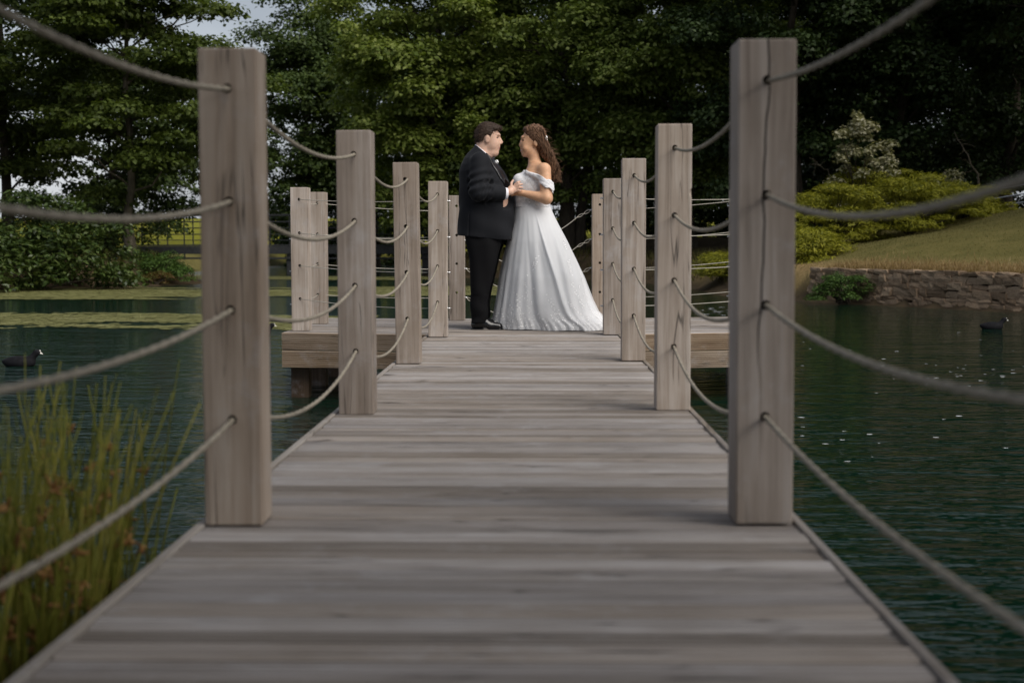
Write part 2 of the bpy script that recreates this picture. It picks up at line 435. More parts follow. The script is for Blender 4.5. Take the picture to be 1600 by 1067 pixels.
# ------------------------------------------------------------------ railing posts
HOLES = (1.10, .82, .548, .27)
POST_W = .147
def post_mesh(mat, chip=None):
    bm = box_bm(POST_W, POST_W, 1.2, .005, 2, (0, 0, .6))
    me = bm_mesh('railing_post', bm, mat)
    o = bpy.data.objects.new('tmp_post', me); COL.objects.link(o)
    bm = bmesh.new()
    for h in HOLES:
        mt = Matrix.Translation((0, 0, h)) @ Matrix.Rotation(math.pi / 2, 4, 'X')
        bmesh.ops.create_cone(bm, cap_ends=True, segments=14, radius1=.0125, radius2=.0125, depth=.3, matrix=mt)
    if chip: bmesh.ops.create_icosphere(bm, subdivisions=2, radius=chip[1], matrix=Matrix.Translation(chip[0]) @ Matrix.Diagonal((1, 1.2, 1.3, 1)))
    cut = bpy.data.objects.new('tmp_cut', bm_mesh('cut', bm)); COL.objects.link(cut)
    md = o.modifiers.new('b', 'BOOLEAN'); md.operation = 'DIFFERENCE'; md.object = cut; md.solver = 'EXACT'
    dg = bpy.context.evaluated_depsgraph_get(); dg.update()
    res = bpy.data.meshes.new_from_object(o.evaluated_get(dg)); res.name = 'railing_post'
    bpy.data.objects.remove(o); bpy.data.objects.remove(cut)
    return res
PM = post_mesh(MAT['post'])
PM3 = post_mesh(MAT['post'], ((POST_W / 2 + .004, -POST_W / 2 + .01, .913), .018))
PM2 = PM.copy(); PM2.materials.clear(); PM2.materials.append(MAT['post_split'])
POSTS = {
    'L0': (-.77, 1.15, 1.205, 'out-of-view railing post just left of the camera'),
    'L1': (-.769, 3.60, 1.208, 'tallest-looking nearest wooden post on the left of the jetty'),
    'L2': (-.754, 6.00, 1.196, 'second wooden railing post from the front on the left side'),
    'L3': (-.765, 8.62, 1.214, 'third wooden railing post from the front on the left side'),
    'L4': (-.757, 11.16, 1.215, 'fourth left railing post, just left of the groom'),
    'L5': (-.740, 13.62, 1.19, 'far left post half hidden behind the back of the dark-suited man'),
    'R0': (.592, 1.15, 1.23, 'out-of-view railing post just right of the camera'),
    'R1': (.591, 3.64, 1.233, 'nearest right wooden post with a long dark split down its face'),
    'R2': (.605, 6.18, 1.236, 'second wooden railing post from the front on the right, chipped right edge'),
    'R3': (.618, 8.86, 1.251, 'third wooden railing post from the front on the right side'),
    'R4': (.630, 11.47, 1.25, 'fourth right railing post at the end of the white train'),
    'R5': (.628, 13.7, 1.206, 'farthest right jetty post with knotted cords, right of the bride'),
    'LF': (-1.965, 11.95, 1.2, 'front corner post of the left platform wing'),
    'LB': (-1.975, 13.0, 1.2, 'rear post of the left platform wing, behind the corner post'),
    'RF': (1.965, 12.15, 1.22, 'front corner post of the right platform wing'),
    'RB': (1.955, 13.75, 1.25, 'rear post of the right platform wing'),
}
bolt_me = None
def bolt_mesh():
    bm = bmesh.new()
    bmesh.ops.create_cone(bm, cap_ends=True, segments=8, radius1=.011, radius2=.011, depth=.006, matrix=Matrix.Rotation(math.pi / 2, 4, 'Y'))
    bmesh.ops.create_cone(bm, cap_ends=True, segments=8, radius1=.006, radius2=.006, depth=.03, matrix=Matrix.Translation((.008, 0, 0)) @ Matrix.Rotation(math.pi / 2, 4, 'Y'))
    return bm_mesh('bolt', bm, MAT['steel'], True)
bolt_me = bolt_mesh()
post_objs = {}
for key, (x, yf, h, lab) in POSTS.items():
    p = empty('railing_post', (x, yf + POST_W / 2, .001), lab, 'post', 'wooden railing posts of the jetty')
    s = obj('shaft', PM2 if key == 'R1' else PM3 if key == 'R2' else PM, p)
    s.scale = (1, 1, h / 1.2)
    s.rotation_euler.z = R.uniform(-.02, .02) + (R.choice([0, math.pi]) if key not in ('R1', 'R2') else 0)
    p.rotation_euler = (R.uniform(-.003, .003), {'L1': -.003, 'L3': -.012, 'R1': -.004}.get(key, R.uniform(-.004, .004)), 0)
    post_objs[key] = (p, h / 1.2)
    if key in ('L4', 'L5', 'R4', 'R5', 'LF', 'LB', 'RB', 'RF'):
        sg = 1 if key in ('L4', 'L5', 'R5') else -1
        for q in HOLES:
            b = obj('bolt', bolt_me, p, (sg * (POST_W / 2 + .001), -.01, (q - .05) * h / 1.2))
            if sg < 0: b.rotation_euler.z = math.pi
        if key in ('R5',):
            for q in HOLES:
                b = obj('bolt', bolt_me, p, (-(POST_W / 2 + .001), -.01, (q - .05) * h / 1.2)); b.rotation_euler.z = math.pi

# ------------------------------------------------------------------ ropes
def rope_mesh(pts, r, mat, n=9, strands=3, twist=26.0):
    pts = np.asarray(pts, float); k = len(pts)
    t = np.gradient(pts, axis=0); t /= np.linalg.norm(t, axis=1)[:, None]
    up = np.array([0, 0, 1.]); a = np.cross(t, up); a /= np.linalg.norm(a, axis=1)[:, None]; b = np.cross(a, t)
    s = np.concatenate([[0], np.cumsum(np.linalg.norm(np.diff(pts, axis=0), axis=1))])
    th = np.arange(n) * 2 * math.pi / n
    ph = th[None] - s[:, None] * twist
    rr = r * (1 + .2 * np.cos(strands * ph))
    ring = pts[:, None] + (rr * np.cos(th))[..., None] * a[:, None] + (rr * np.sin(th))[..., None] * b[:, None]
    i = np.arange(k - 1)[:, None]; j = np.arange(n)[None]; jn = (j + 1) % n
    q = np.stack([i * n + j, i * n + jn, (i + 1) * n + jn, (i + 1) * n + j], -1).reshape(-1, 4)
    return mesh_np('rope', ring.reshape(-1, 3), q, mat, True)
def hole_pt(key, lv, dy=0.0):
    p, sc = post_objs[key]; x, yf, h, _ = POSTS[key]
    return np.array([x, yf + POST_W / 2 + dy, HOLES[lv] * sc])
def sag_line(a, b, s, n):
    t = np.linspace(0, 1, n)[:, None]
    p = a + (b - a) * t; p[:, 2:] -= 4 * s * t * (1 - t); return p
LV = ('topmost', 'second', 'third', 'lowest')
SAGL = [(.058, .062, .05, .052), (.070, .085, .08, .10), (.084, .09, .09, .11), (.09, .10, .11, .12), (.06, .07, .06, .08)]
SAGR = [(.05, .075, .055, .04), (.065, .075, .10, .10), (.08, .09, .10, .11), (.09, .10, .11, .12), (.06, .07, .06, .08)]
for side, keys, sags in (('left', ('L0', 'L1', 'L2', 'L3', 'L4'), SAGL), ('right', ('R0', 'R1', 'R2', 'R3', 'R4'), SAGR)):
    for lv in range(4):
        pts = []
        a0 = hole_pt(keys[0], lv); pts.append(np.array([a0 + (0, -.12, 0)]))
        for i in range(len(keys) - 1):
            a, b = hole_pt(keys[i], lv, POST_W / 2 - .004), hole_pt(keys[i + 1], lv, -POST_W / 2 + .004)
            nseg = 200 if i == 0 else 110
            pts.append(sag_line(a, b, sags[i][lv], nseg))
        e = hole_pt(keys[-1], lv); pts.append(np.array([e + (0, .06, 0)]))
        o = obj('rope', rope_mesh(np.concatenate(pts), .0064, MAT['rope']))
        tag(o, f'{LV[lv]} beige rope threaded through the {side} row of jetty posts', 'rope', 'sagging ropes along the jetty')
# thin cords round the platform wings
for side, keys in (('left', ('L4', 'LF', 'LB', 'L5')), ('right', ('R4', 'RF', 'RB', 'R5'))):
    for lv in range(4):
        pts = []
        for i in range(3):
            a, b = hole_pt(keys[i], lv), hole_pt(keys[i + 1], lv)
            if i == 1: a = a + (0, .06, 0); b = b + (0, -.06, 0)
            else:
                sg = 1 if b[0] > a[0] else -1
                yy = -.077 if i == 0 else -.077
                a = a + (sg * .078, -.03, -.05); b = b + (-sg * .078, -.03, -.05)
                if i == 0: b = hole_pt(keys[1], lv, -.078)
                if i == 2: a = hole_pt(keys[2], lv, -.078)
            pts.append(sag_line(a, b, .012 + .012 * R.random(), 24))
        o = obj('cord', rope_mesh(np.concatenate(pts), .0031, MAT['wire'], 6, 2, 60))
        tag(o, f'{LV[lv]} thin pale cord strung round the {side} platform wing', 'cord', 'thin cords round the platform')
# slack cords with eye splices across the far end
for lv in range(4):
    a = hole_pt('L5', lv) + (.09, -.01, -.05); b = hole_pt('R5', lv) + (-.09, -.01, -.05)
    T = Tubes()
    a2 = a + (.13, 0, -.07); b2 = b + (-.13, 0, -.07)
    T.add(sag_line(a2, b2, .20 - .015 * lv, 30), .0042, 6)
    for e, e2 in ((a, a2), (b, b2)):
        d = e2 - e; ln = np.linalg.norm(d); d = d / ln; nrm = np.cross(d, [0, 1, 0])
        for ph in (0, math.pi):
            t = np.linspace(0, 1, 30)
            T.add(e + d * (t * ln)[:, None] + nrm * (np.sin(t * 2 * math.pi + ph) * .013 * (1 - .3 * t))[:, None] + np.array([0, 1, 0]) * (np.cos(t * 2 * math.pi + ph) * .004)[:, None], .0036, 5)
    tag(obj('cord', T.mesh('cord', MAT['wire'])), f'{LV[lv]} slack cord with looped ends hanging across the far platform edge', 'cord', 'slack cords behind the couple')

# ------------------------------------------------------------------ foliage tools
def leaves_mesh(name, c, nrm, length, width, mat, rng, tdir=None, fold=.18):
    n = len(c)
    nrm = nrm / (np.linalg.norm(nrm, axis=1)[:, None] + 1e-9)
    t = rng.normal(size=(n, 3)) if tdir is None else tdir + rng.normal(size=(n, 3)) * .35
    t -= nrm * (t * nrm).sum(1)[:, None]; t /= np.linalg.norm(t, axis=1)[:, None] + 1e-9
    b = np.cross(nrm, t)
    l = (length * rng.uniform(.65, 1.3, n))[:, None]; w = (width * rng.uniform(.65, 1.3, n))[:, None]
    v = np.stack([c - t * l * .5, c + b * w * .5 + nrm * w * fold, c + t * l * .5, c - b * w * .5 + nrm * w * fold], 1).reshape(-1, 3)
    return mesh_np(name, v, np.arange(n * 4).reshape(n, 4), mat)
def clump_leaves(rng, centres, radii, counts, flat=.6, up=.7, low=-.35):
    C, N = [], []
    for c, r, k in zip(centres, radii, counts):
        d = rng.normal(size=(k, 3)); d /= np.linalg.norm(d, axis=1)[:, None]
        d[:, 2] = np.where(d[:, 2] < low, -d[:, 2], d[:, 2])
        rad = r * rng.uniform(.25, 1, k) ** .6 * (1 + .25 * rng.normal(size=k) * .5)
        p = d * rad[:, None]; p[:, 2] *= flat
        C.append(c + p)
        N.append(d * .6 + np.array([0, 0, up]) + rng.normal(size=(k, 3)) * .45)
    return np.concatenate(C), np.concatenate(N)
def limb_path(rng, a, b, n=7, wob=.06, bow=.15):
    t = np.linspace(0, 1, n)[:, None]; L_ = np.linalg.norm(b - a)
    p = a + (b - a) * t
    p[:, 2:] += bow * L_ * np.sin(t * math.pi) * .5
    p[1:-1] += rng.normal(size=(n - 2, 3)) * wob * L_ * .4
    return p
def make_tree(label, x, y, height, rx, ry, base_crown, leaf, nleaf, nclump, mat, seed, clump_r=1.0, flat=.6, bark='bark', trunk_r=.3,
              shell=.55, lean=(0, 0), group='trees around the pond', name='broadleaf_tree', cut_above=None, trunks=1):
    rng = np.random.default_rng(seed)
    z0 = tz(x, y) - .1
    root = empty(name, (x, y, z0), label, 'tree', group)
    zc = (height + base_crown) / 2; rz = (height - base_crown) / 2
    # clump centres biased to the shell of the crown, in local coordinates
    d = rng.normal(size=(nclump * 2, 3)); d /= np.linalg.norm(d, axis=1)[:, None]
    rad = shell + (1 - shell) * rng.uniform(0, 1, len(d)) ** .6
    c = d * rad[:, None] * np.array([rx, ry, rz]) + np.array([lean[0], lean[1], zc])
    c[:, :2] *= (1 + .12 * rng.normal(size=(len(c), 1)))
    c = c[:nclump]
    r = clump_r * rng.uniform(.6, 1.45, nclump)
    cnt = np.maximum(20, (nleaf * r ** 2 / (r ** 2).sum())).astype(int)
    C, N = clump_leaves(rng, c, r, cnt, flat)
    crown = obj('crown', leaves_mesh('crown', C, N, leaf, leaf * .72, mat, rng), root)
    T = Tubes()
    for k in range(trunks):
        off = np.array([0, 0, 0]) if k == 0 else np.array([rng.uniform(-.8, .8), rng.uniform(-.3, .3), 0])
        top = np.array([lean[0] * .8, lean[1] * .8, zc + rz * .55]) + off * 2
        tp = limb_path(rng, off, top, 9, .02, 0); tt = np.linspace(0, 1, 9)
        T.add(tp, trunk_r * (1.25 * np.exp(-tt * 14) * .5 + 1 - .78 * tt) * (1 if k == 0 else .7), 9)
        for i in rng.permutation(nclump)[:26]:
            q = c[i]; zz = np.clip(q[2] - .45 * np.hypot(q[0], q[1]), .12 * height, top[2] * .97)
            j = np.clip(zz / top[2], 0, 1) * 8; j0 = int(min(7, j)); a = tp[j0] + (tp[j0 + 1] - tp[j0]) * (j - j0)
            lp = limb_path(rng, a, q, 7)
            T.add(lp, trunk_r * np.linspace(.3, .05, 7), 5)
    trunk = obj('trunk', T.mesh('trunk', MAT[bark]), root)
    return root
def at_px(px, y): return (px - 835) / FPX * y + 0.0

# --- trees: (label, px, distance, height, rx, ry, base of crown, leaf, nleaf, nclump, mat, ...)
make_tree('layered open tree with a straight trunk, far left above the dark laurel', at_px(205, 47), 47, 13.5, 4.1, 3.8, 1.4, .17, 62000, 135, MAT['leaf_left'], 11, 1.0, .37, 'bark_pale', .15, .25, name='layered_tree')
make_tree('leafy tree at the far left edge, behind the laurel', at_px(10, 53), 53, 14, 4.4, 4.0, 1.2, .19, 44000, 110, MAT['leaf_left'], 12, 1.15, .45, 'bark', .2, .3)
make_tree('dark tree beyond the left edge of the view', at_px(-210, 47), 47, 13, 4.5, 4.5, 1.0, .22, 16000, 70, MAT['leaf_dark'], 13, 1.2, .5, 'bark', .2, .4)
make_tree('low bushy tree behind the layered tree, left of the footbridge', at_px(175, 58), 58, 8.5, 4.6, 3.5, .4, .2, 36000, 100, MAT['leaf_dark'], 14, 1.0, .5, 'bark', .15, .3)
make_tree('dark tree behind the footbridge with bright sky through its leaves', at_px(478, 80), 80, 17, 3.7, 4, 2.2, .24, 40000, 130, MAT['leaf_dark'], 15, 1.15, .6, 'bark', .26, .3)
make_tree('dark tree left of the bright sycamore, behind the second left post', at_px(585, 84), 84, 18, 4.6, 4, 1.6, .25, 42000, 120, MAT['leaf_dark'], 16, 1.25, .6, 'bark', .28, .35)
make_tree('small dark tree behind the left corner posts and the footbridge', at_px(500, 88), 88, 7.0, 5.0, 3, .3, .25, 22000, 60, MAT['leaf_dark'], 17, 1.1, .6, 'bark', .15, .3)
make_tree('bright green sycamore left of the groom', at_px(685, 61), 61, 17, 4.5, 4.4, 1.5, .21, 76000, 180, MAT['leaf_syc'], 18, 1.05, .62, 'bark', .26, .45, name='sycamore_tree')
make_tree('large bright sycamore directly behind the couple', at_px(885, 60), 60, 18, 4.9, 4.6, 1.5, .20, 88000, 210, MAT['leaf_syc2'], 19, 1.05, .62, 'bark', .28, .45, name='sycamore_tree', trunks=2)
make_tree('green sycamore behind the right-hand jetty posts', at_px(1075, 57), 57, 18, 4.6, 4.4, 1.3, .19, 84000, 200, MAT['leaf_syc2'], 20, 1.0, .62, 'bark', .26, .45, name='sycamore_tree')
make_tree('dark evergreen behind the nearest right post', at_px(1235, 52), 52, 19, 4.4, 4.2, .3, .18, 76000, 200, MAT['leaf_holly'], 21, .95, .6, 'bark', .22, .5)
make_tree('dark evergreen rising behind the cream variegated shrub', at_px(1395, 53), 53, 21, 4.4, 4.2, .4, .18, 76000, 210, MAT['leaf_holly'], 22, .95, .6, 'bark', .22, .5)
make_tree('deep shaded tree at the far right above the railing', at_px(1570, 54), 54, 21, 4.6, 4.2, 1.6, .19, 70000, 200, MAT['leaf_holly'], 23, 1.0, .6, 'bark', .25, .5)
make_tree('dark tree beyond the right edge of the view', at_px(1760, 47), 47, 20, 4.8, 4.8, 2.0, .24, 30000, 120, MAT['leaf_holly'], 24, 1.2, .6, 'bark', .25, .5)
for i, (px, d, lab) in enumerate(((760, 78, 'shadowy tree filling the gap between the two left sycamores'), (985, 76, 'shadowy tree behind the gap right of the bride'),
                                 (1150, 72, 'shadowy tree behind the second right post'), (1310, 70, 'shadowy tree deep behind the evergreens, right of the nearest right post'),
                                 (1480, 70, 'shadowy tree deep behind the golden junipers'), (1640, 66, 'shadowy tree deep behind the metal railing'))):
    make_tree(lab, at_px(px, d), d, 15, 5.2, 4, .2, .3, 34000, 110, MAT['leaf_dark' if px < 1100 else 'leaf_holly'], 40 + i, 1.5, .6, 'bark', .3, .45)
make_tree('tall dark tree on the right bank outside the view', 21, 34, 20, 5, 5, 1.5, .28, 26000, 110, MAT['leaf_holly'], 53, 1.4, .6, 'bark', .25, .5)
make_tree('dark tree on the right bank outside the view, nearer the jetty', 23, 20, 17, 5, 5, 1.5, .28, 22000, 100, MAT['leaf_holly'], 54, 1.4, .6, 'bark', .25, .5)
make_tree('added unseen tree shading the near deck, right of the jetty', 3.2, -2.6, 6.4, 2.7, 2.4, 2.7, .18, 24000, 90, MAT['leaf_dark'], 51, .7, .6, 'bark', .14, .2, lean=(-.5, 1.5))  # invented tree above the frame, blocks sun and sky over the near boards
make_tree('added unseen tree shading the near deck, left of the jetty', -3.8, -2.6, 6.4, 2.6, 2.3, 2.8, .18, 20000, 80, MAT['leaf_dark'], 52, .7, .6, 'bark', .14, .2, lean=(2.0, .9))  # second added crown out of view, darkens the front of the jetty

# --- shrubs
def make_shrub(label, x, y, z, size, leaf, aspect, nleaf, nclump, mat, seed, clump_r, flat, name='shrub', cat='shrub', group=None, spray=False, stem=True, lowcut=0.0):
    rng = np.random.default_rng(seed)
    root = empty(name, (x, y, z), label, cat, group)
    d = rng.normal(size=(nclump, 3)); d /= np.linalg.norm(d, axis=1)[:, None]; d[:, 2] = np.abs(d[:, 2])
    rad = rng.uniform(.35, 1, nclump) ** .5
    c = d * rad[:, None] * np.array(size); c[:, 2] += lowcut
    r = clump_r * rng.uniform(.6, 1.4, nclump)
    cnt = np.maximum(12, nleaf * r ** 2 / (r ** 2).sum()).astype(int)
    C, N = clump_leaves(rng, c, r, cnt, flat, .9)
    td = None
    if spray:
        td = C * np.array([1, 1, .0]); td /= np.linalg.norm(td, axis=1)[:, None] + 1e-6
        td = td * .8 + np.array([0, 0, .25])
    C[:, 2] = np.maximum(C[:, 2], .03)
    obj('foliage', leaves_mesh('foliage', C, N, leaf, leaf * aspect, mat, rng, td), root)
    if stem:
        T = Tubes()
        for i in rng.permutation(nclump)[:14]:
            T.add(limb_path(rng, np.array([rng.uniform(-.15, .15), rng.uniform(-.1, .1), -.05]), c[i], 6), np.linspace(.03, .008, 6), 5)
        obj('stem', T.mesh('stem', MAT['bark']), root)
    return root
def px_pos(px, py, y):
    p = on_y(px, py, y); return p
# left bank
for i, (px, d, lab) in enumerate(((560, 92, 'shaded undergrowth seen under the footbridge trees'), (745, 69, 'shaded undergrowth behind the groom'), (880, 68, 'shaded undergrowth between the sycamore trunks'), (1000, 66, 'shaded undergrowth right of the bride'), (1120, 62, 'shaded undergrowth behind the small golden juniper'), (1300, 60, 'shaded undergrowth behind the junipers'), (1480, 60, 'shaded undergrowth behind the metal railing'))):
    make_shrub(lab, at_px(px, d), d, tz(at_px(px, d), d), (3.4, 1.3, 3.4), .22, .6, 9000, 54, MAT['leaf_holly'], 90 + i, .7, .6, 'understorey_shrub', 'shrub', 'shaded undergrowth')
p = on_y(60, 440, 41.5); make_shrub('big dark laurel bush overhanging the water on the far left', p.x, 41.5, WATER + .05, (3.1, 1.9, 2.6), .19, .42, 15000, 90, MAT['leaf_bush'], 61, .55, .75, 'laurel_bush', 'bush')
p = on_y(-90, 440, 39); make_shrub('dark laurel bush cut by the left edge of the view', p.x, 39, WATER + .05, (2.4, 1.7, 2.9), .19, .42, 9000, 60, MAT['leaf_bush'], 62, .55, .75, 'laurel_bush', 'bush')
p = on_y(240, 440, 46); make_shrub('low green shrub right of the laurel, by the footbridge end', p.x, 46.5, WATER + .1, (1.35, 1.0, .95), .10, .35, 7000, 45, MAT['leaf_junip'], 63, .33, .6, 'low_shrub', 'shrub')
p = on_y(247, 440, 45.5); make_shrub('small rusty brown plant at the water edge beside the low green shrub', p.x, 45.3, WATER + .05, (.55, .4, .36), .08, .3, 1600, 18, MAT['leaf_rust'], 64, .2, .6, 'low_shrub', 'shrub')
p = on_y(160, 300, 50); make_shrub('dark shrub under the layered tree', p.x, 49, .2, (2.6, 1.5, 1.9), .15, .5, 7000, 50, MAT['leaf_bush'], 65, .5, .6, 'understorey_shrub', 'shrub')
# right bank junipers
def bank(px, d): x = at_px(px, d); return x, tz(x, d)
JG = 'golden junipers on the right bank'
for i, (px, d, dz, size, n, lab) in enumerate((
        (1360, 45.2, .6, (2.2, 1.3, 1.5), 9000, 'upper golden juniper beneath the cream variegated shrub'),
        (1300, 40.5, .1, (1.75, 1.2, 1.55), 8000, 'golden juniper touching the right edge of the nearest right post'),
        (1420, 41.0, .1, (2.3, 1.3, 1.65), 10000, 'broad golden juniper in the middle of the lawn edge'),
        (1500, 43.0, .0, (1.5, 1.1, 1.05), 7000, 'golden juniper reaching right towards the metal railing'),
        (1240, 38.5, -.05, (1.2, 1.0, .85), 5000, 'low golden juniper trailing to the water beside the stone wall'),
        (1268, 36.0, -.1, (.85, .8, .75), 4000, 'golden juniper tuft spilling to the water between the nearest right post and the wall'),
        (1150, 40.0, -.25, (1.0, .9, .72), 5000, 'small golden juniper over the water left of the nearest right post'))):
    x = at_px(px, d)
    make_shrub(lab, x, d, tz(x, d) + dz - .05, size, .15, .17, int(n * 2.6), 70, MAT['leaf_gold'], 70 + i, .46, .34, 'golden_juniper', 'juniper', JG, spray=True)
x = at_px(1345, 44.6); make_shrub('cream variegated shrub standing above the junipers', x, 44.6, tz(x, 44.6) + .1, (1.2, .7, 3.3), .13, .6, 4200, 46, MAT['leaf_cream'], 80, .26, .9, 'variegated_shrub', 'shrub', lowcut=.5)
x = at_px(1470, 47.5); make_shrub('pale leafed shrub between the junipers and the railing', x, 47.5, tz(x, 47.5), (.9, .6, 1.7), .12, .55, 1500, 18, MAT['leaf_cream'], 81, .3, .8, 'variegated_shrub', 'shrub', lowcut=.3)
x = at_px(1313, 31.2); make_shrub('bright green creeping juniper spilling over the left end of the stone wall', x, 31.0, WATER + .08, (.72, .45, .58), .085, .25, 5200, 42, MAT['leaf_junip'], 82, .2, .5, 'creeping_juniper', 'juniper', spray=True)
# dead branches
def branch(label, pts, r, seed):
    rng = np.random.default_rng(seed); T = Tubes()
    P = np.array([on_y(*q) for q in pts])
    t = np.linspace(0, 1, 14); s = np.linspace(0, 1, len(P))
    Q = np.stack([np.interp(t, s, P[:, k]) for k in range(3)], 1); Q[1:-1] += rng.normal(size=(12, 3)) * .03
    T.add(Q, np.linspace(r, r * .3, 14), 6)
    for k in range(5):
        a = Q[rng.integers(3, 12)]; T.add(limb_path(rng, a, a + rng.normal(size=3) * np.array([.5, .3, .35]), 6), np.linspace(r * .4, .004, 6), 4)
    tag(obj('dead_branch', T.mesh('dead_branch', MAT['bark_pale'])), label, 'branch')
branch('crooked bare pale branch hanging down to the metal railing', ((1530, 290, 48), (1527, 270, 48), (1508, 235, 48), (1490, 205, 48.5)), .045, 5)
branch('thin bare twigs sticking up left of the cream shrub', ((1320, 300, 45), (1290, 265, 45.2), (1270, 250, 45.3)), .02, 6)

# ------------------------------------------------------------------ dry stone wall
m = M('wall_stone', rough=.9, spec=.15)
v = m.coord('Object', rnd=23.0); f = m.noise(v, 9, 5, .65); f2 = m.noise(v, 45, 4, .6)
c = m.ramp(m.math('ADD', m.math('MULTIPLY', f, .65), m.math('MULTIPLY', f2, .35)), [(.3, (.17, .122, .08)), (.55, (.33, .25, .175)), (.75, (.47, .385, .29))])
c = m.mix(1.0, c, m.ramp(m.n('ShaderNodeObjectInfo').outputs['Random'], [(0, (.65, .6, .55)), (.5, (1.05, 1.0, .95)), (1, (1.3, 1.26, 1.22))]), 'MULTIPLY')
m.col(c); m.bump(m.math('ADD', f, m.math('MULTIPLY', f2, .4)), .9, .03); MAT['stone'] = m.m
def stone_mesh(seed):
    rng = np.random.default_rng(seed)
    bm = box_bm(1, 1, 1); bmesh.ops.subdivide_edges(bm, edges=bm.edges[:], cuts=1, use_grid_fill=True)
    for v_ in bm.verts:
        q = np.array(v_.co); nn = np.linalg.norm(q) / .6
        q = q * (.80 + .2 / max(nn, .6)) + rng.normal(size=3) * .035
        v_.co = Vector(q)
    sh = rng.uniform(-.22, .22); sk = rng.uniform(-.18, .18)
    for v_ in bm.verts: v_.co.x += sh * v_.co.z; v_.co.z *= 1 + sk * v_.co.x * 2
    return bm_mesh('stone', bm, MAT['stone'])
STONES = [stone_mesh(100 + i) for i in range(16)]
A = np.array([6.45, 32.75]); B = np.array([9.4, 27.4]); Cc = np.array([12.2, 23.0])
wall = empty('stone_wall', (A[0], A[1], WATER), 'brown dry stone retaining wall between the lawn and the water', 'wall')
def wall_run(a, b):
    d = b - a; ln = np.linalg.norm(d); d = d / ln; nrm = np.array([d[1], -d[0]])   # towards the water
    if nrm @ np.array([-1, -.5]) < 0: nrm = -nrm
    ang = math.atan2(d[1], d[0])
    zb = WATER - .12; row = 0
    top = .13
    while zb < top:
        h = R.uniform(.085, .17)
        u = R.uniform(-.1, 0)
        while u < ln:
            w = R.uniform(.16, .46) * (1.15 if row % 3 == 0 else 1)
            hh = h * R.uniform(.82, 1.12)
            pos = a + d * (u + w / 2) + nrm * (R.uniform(-.03, .03) + .05 + .02 * (4 - row))
            o = obj('stone', R.choice(STONES), wall, (pos[0] - A[0], pos[1] - A[1], zb + hh / 2 - WATER + R.uniform(-.012, .012)))
            o.scale = (w * 1.05, .26, hh * 1.07); o.rotation_euler = (R.uniform(-.06, .06), R.uniform(-.09, .09), ang + R.uniform(-.06, .06))
            u += w
        zb += h; row += 1
    # earth-packed core behind the face stones
    mid = (a + b) / 2 - nrm * .12
    o = obj('core', bm_mesh('core', box_bm(ln + .2, .22, .78, .03), MAT['bark']), wall, (mid[0] - A[0], mid[1] - A[1], .22))
    o.rotation_euler.z = ang
wall_run(A, B); wall_run(B, Cc)

# lawn grass, dry fringe over the wall
def blades(label, name, xy, hgt, wid, mat, seed, cat=None, lean=.35):
    rng = np.random.default_rng(seed); n = len(xy)
    z = terrain(xy[:, 0], xy[:, 1])[0]
    base = np.column_stack([xy, z - .01]); h = hgt * rng.uniform(.5, 1.4, n)
    a = rng.uniform(0, 2 * math.pi, n); side = np.column_stack([np.cos(a), np.sin(a), np.zeros(n)]) * (wid * rng.uniform(.6, 1.3, n))[:, None]
    tip = base + np.column_stack([rng.normal(size=n) * lean * h, rng.normal(size=n) * lean * h, h])
    v = np.stack([base - side, base + side, tip], 1).reshape(-1, 3)
    o = obj(name, mesh_np(name, v, np.arange(n * 3).reshape(n, 3), mat)); tag(o, label, cat, kind='stuff'); return o
MAT['blade'] = leaf_mat('lawn_grass', (.08, .08, .022), (.15, .135, .04), (.25, .20, .08), .3)
MAT['blade_dry'] = leaf_mat('dry_grass', (.19, .12, .05), (.32, .22, .10), (.45, .33, .17), .3)
rng = np.random.default_rng(3)
q = np.column_stack([rng.uniform(5, 20, 90000), rng.uniform(22, 48, 90000)])
zz, ss, ll = terrain(q[:, 0], q[:, 1]); q = q[(ss > .45) & (ss < 16)]
blades('short mown grass of the sloping lawn', 'lawn_grass', q, .028, .012, MAT['blade'], 4, 'grass')
t = rng.uniform(0, 1, 16000); seg = rng.uniform(size=16000) < .53
Pq = np.where(seg[:, None], A + (B - A) * t[:, None], B + (Cc - B) * t[:, None])
off = rng.gamma(1.6, .22, 16000)[:, None] * np.array([.87, .49]); Pq = Pq + off + np.array([.12, .07])
blades('straw-coloured dry grass fringe along the top of the stone wall', 'dry_grass_fringe', Pq, .13, .011, MAT['blade_dry'], 5, 'grass')
q = np.column_stack([rng.uniform(-20, 8, 26000), rng.uniform(36, 64, 26000)])
zz, ss, ll = terrain(q[:, 0], q[:, 1]); q = q[(ss > .1) & (ss < 4)]
MAT['blade_rough'] = leaf_mat('rough_grass', (.04, .045, .012), (.085, .08, .02), (.13, .10, .035), .3)
blades('rough grass on the far bank', 'bank_grass', q, .28, .022, MAT['blade_rough'], 6, 'grass')

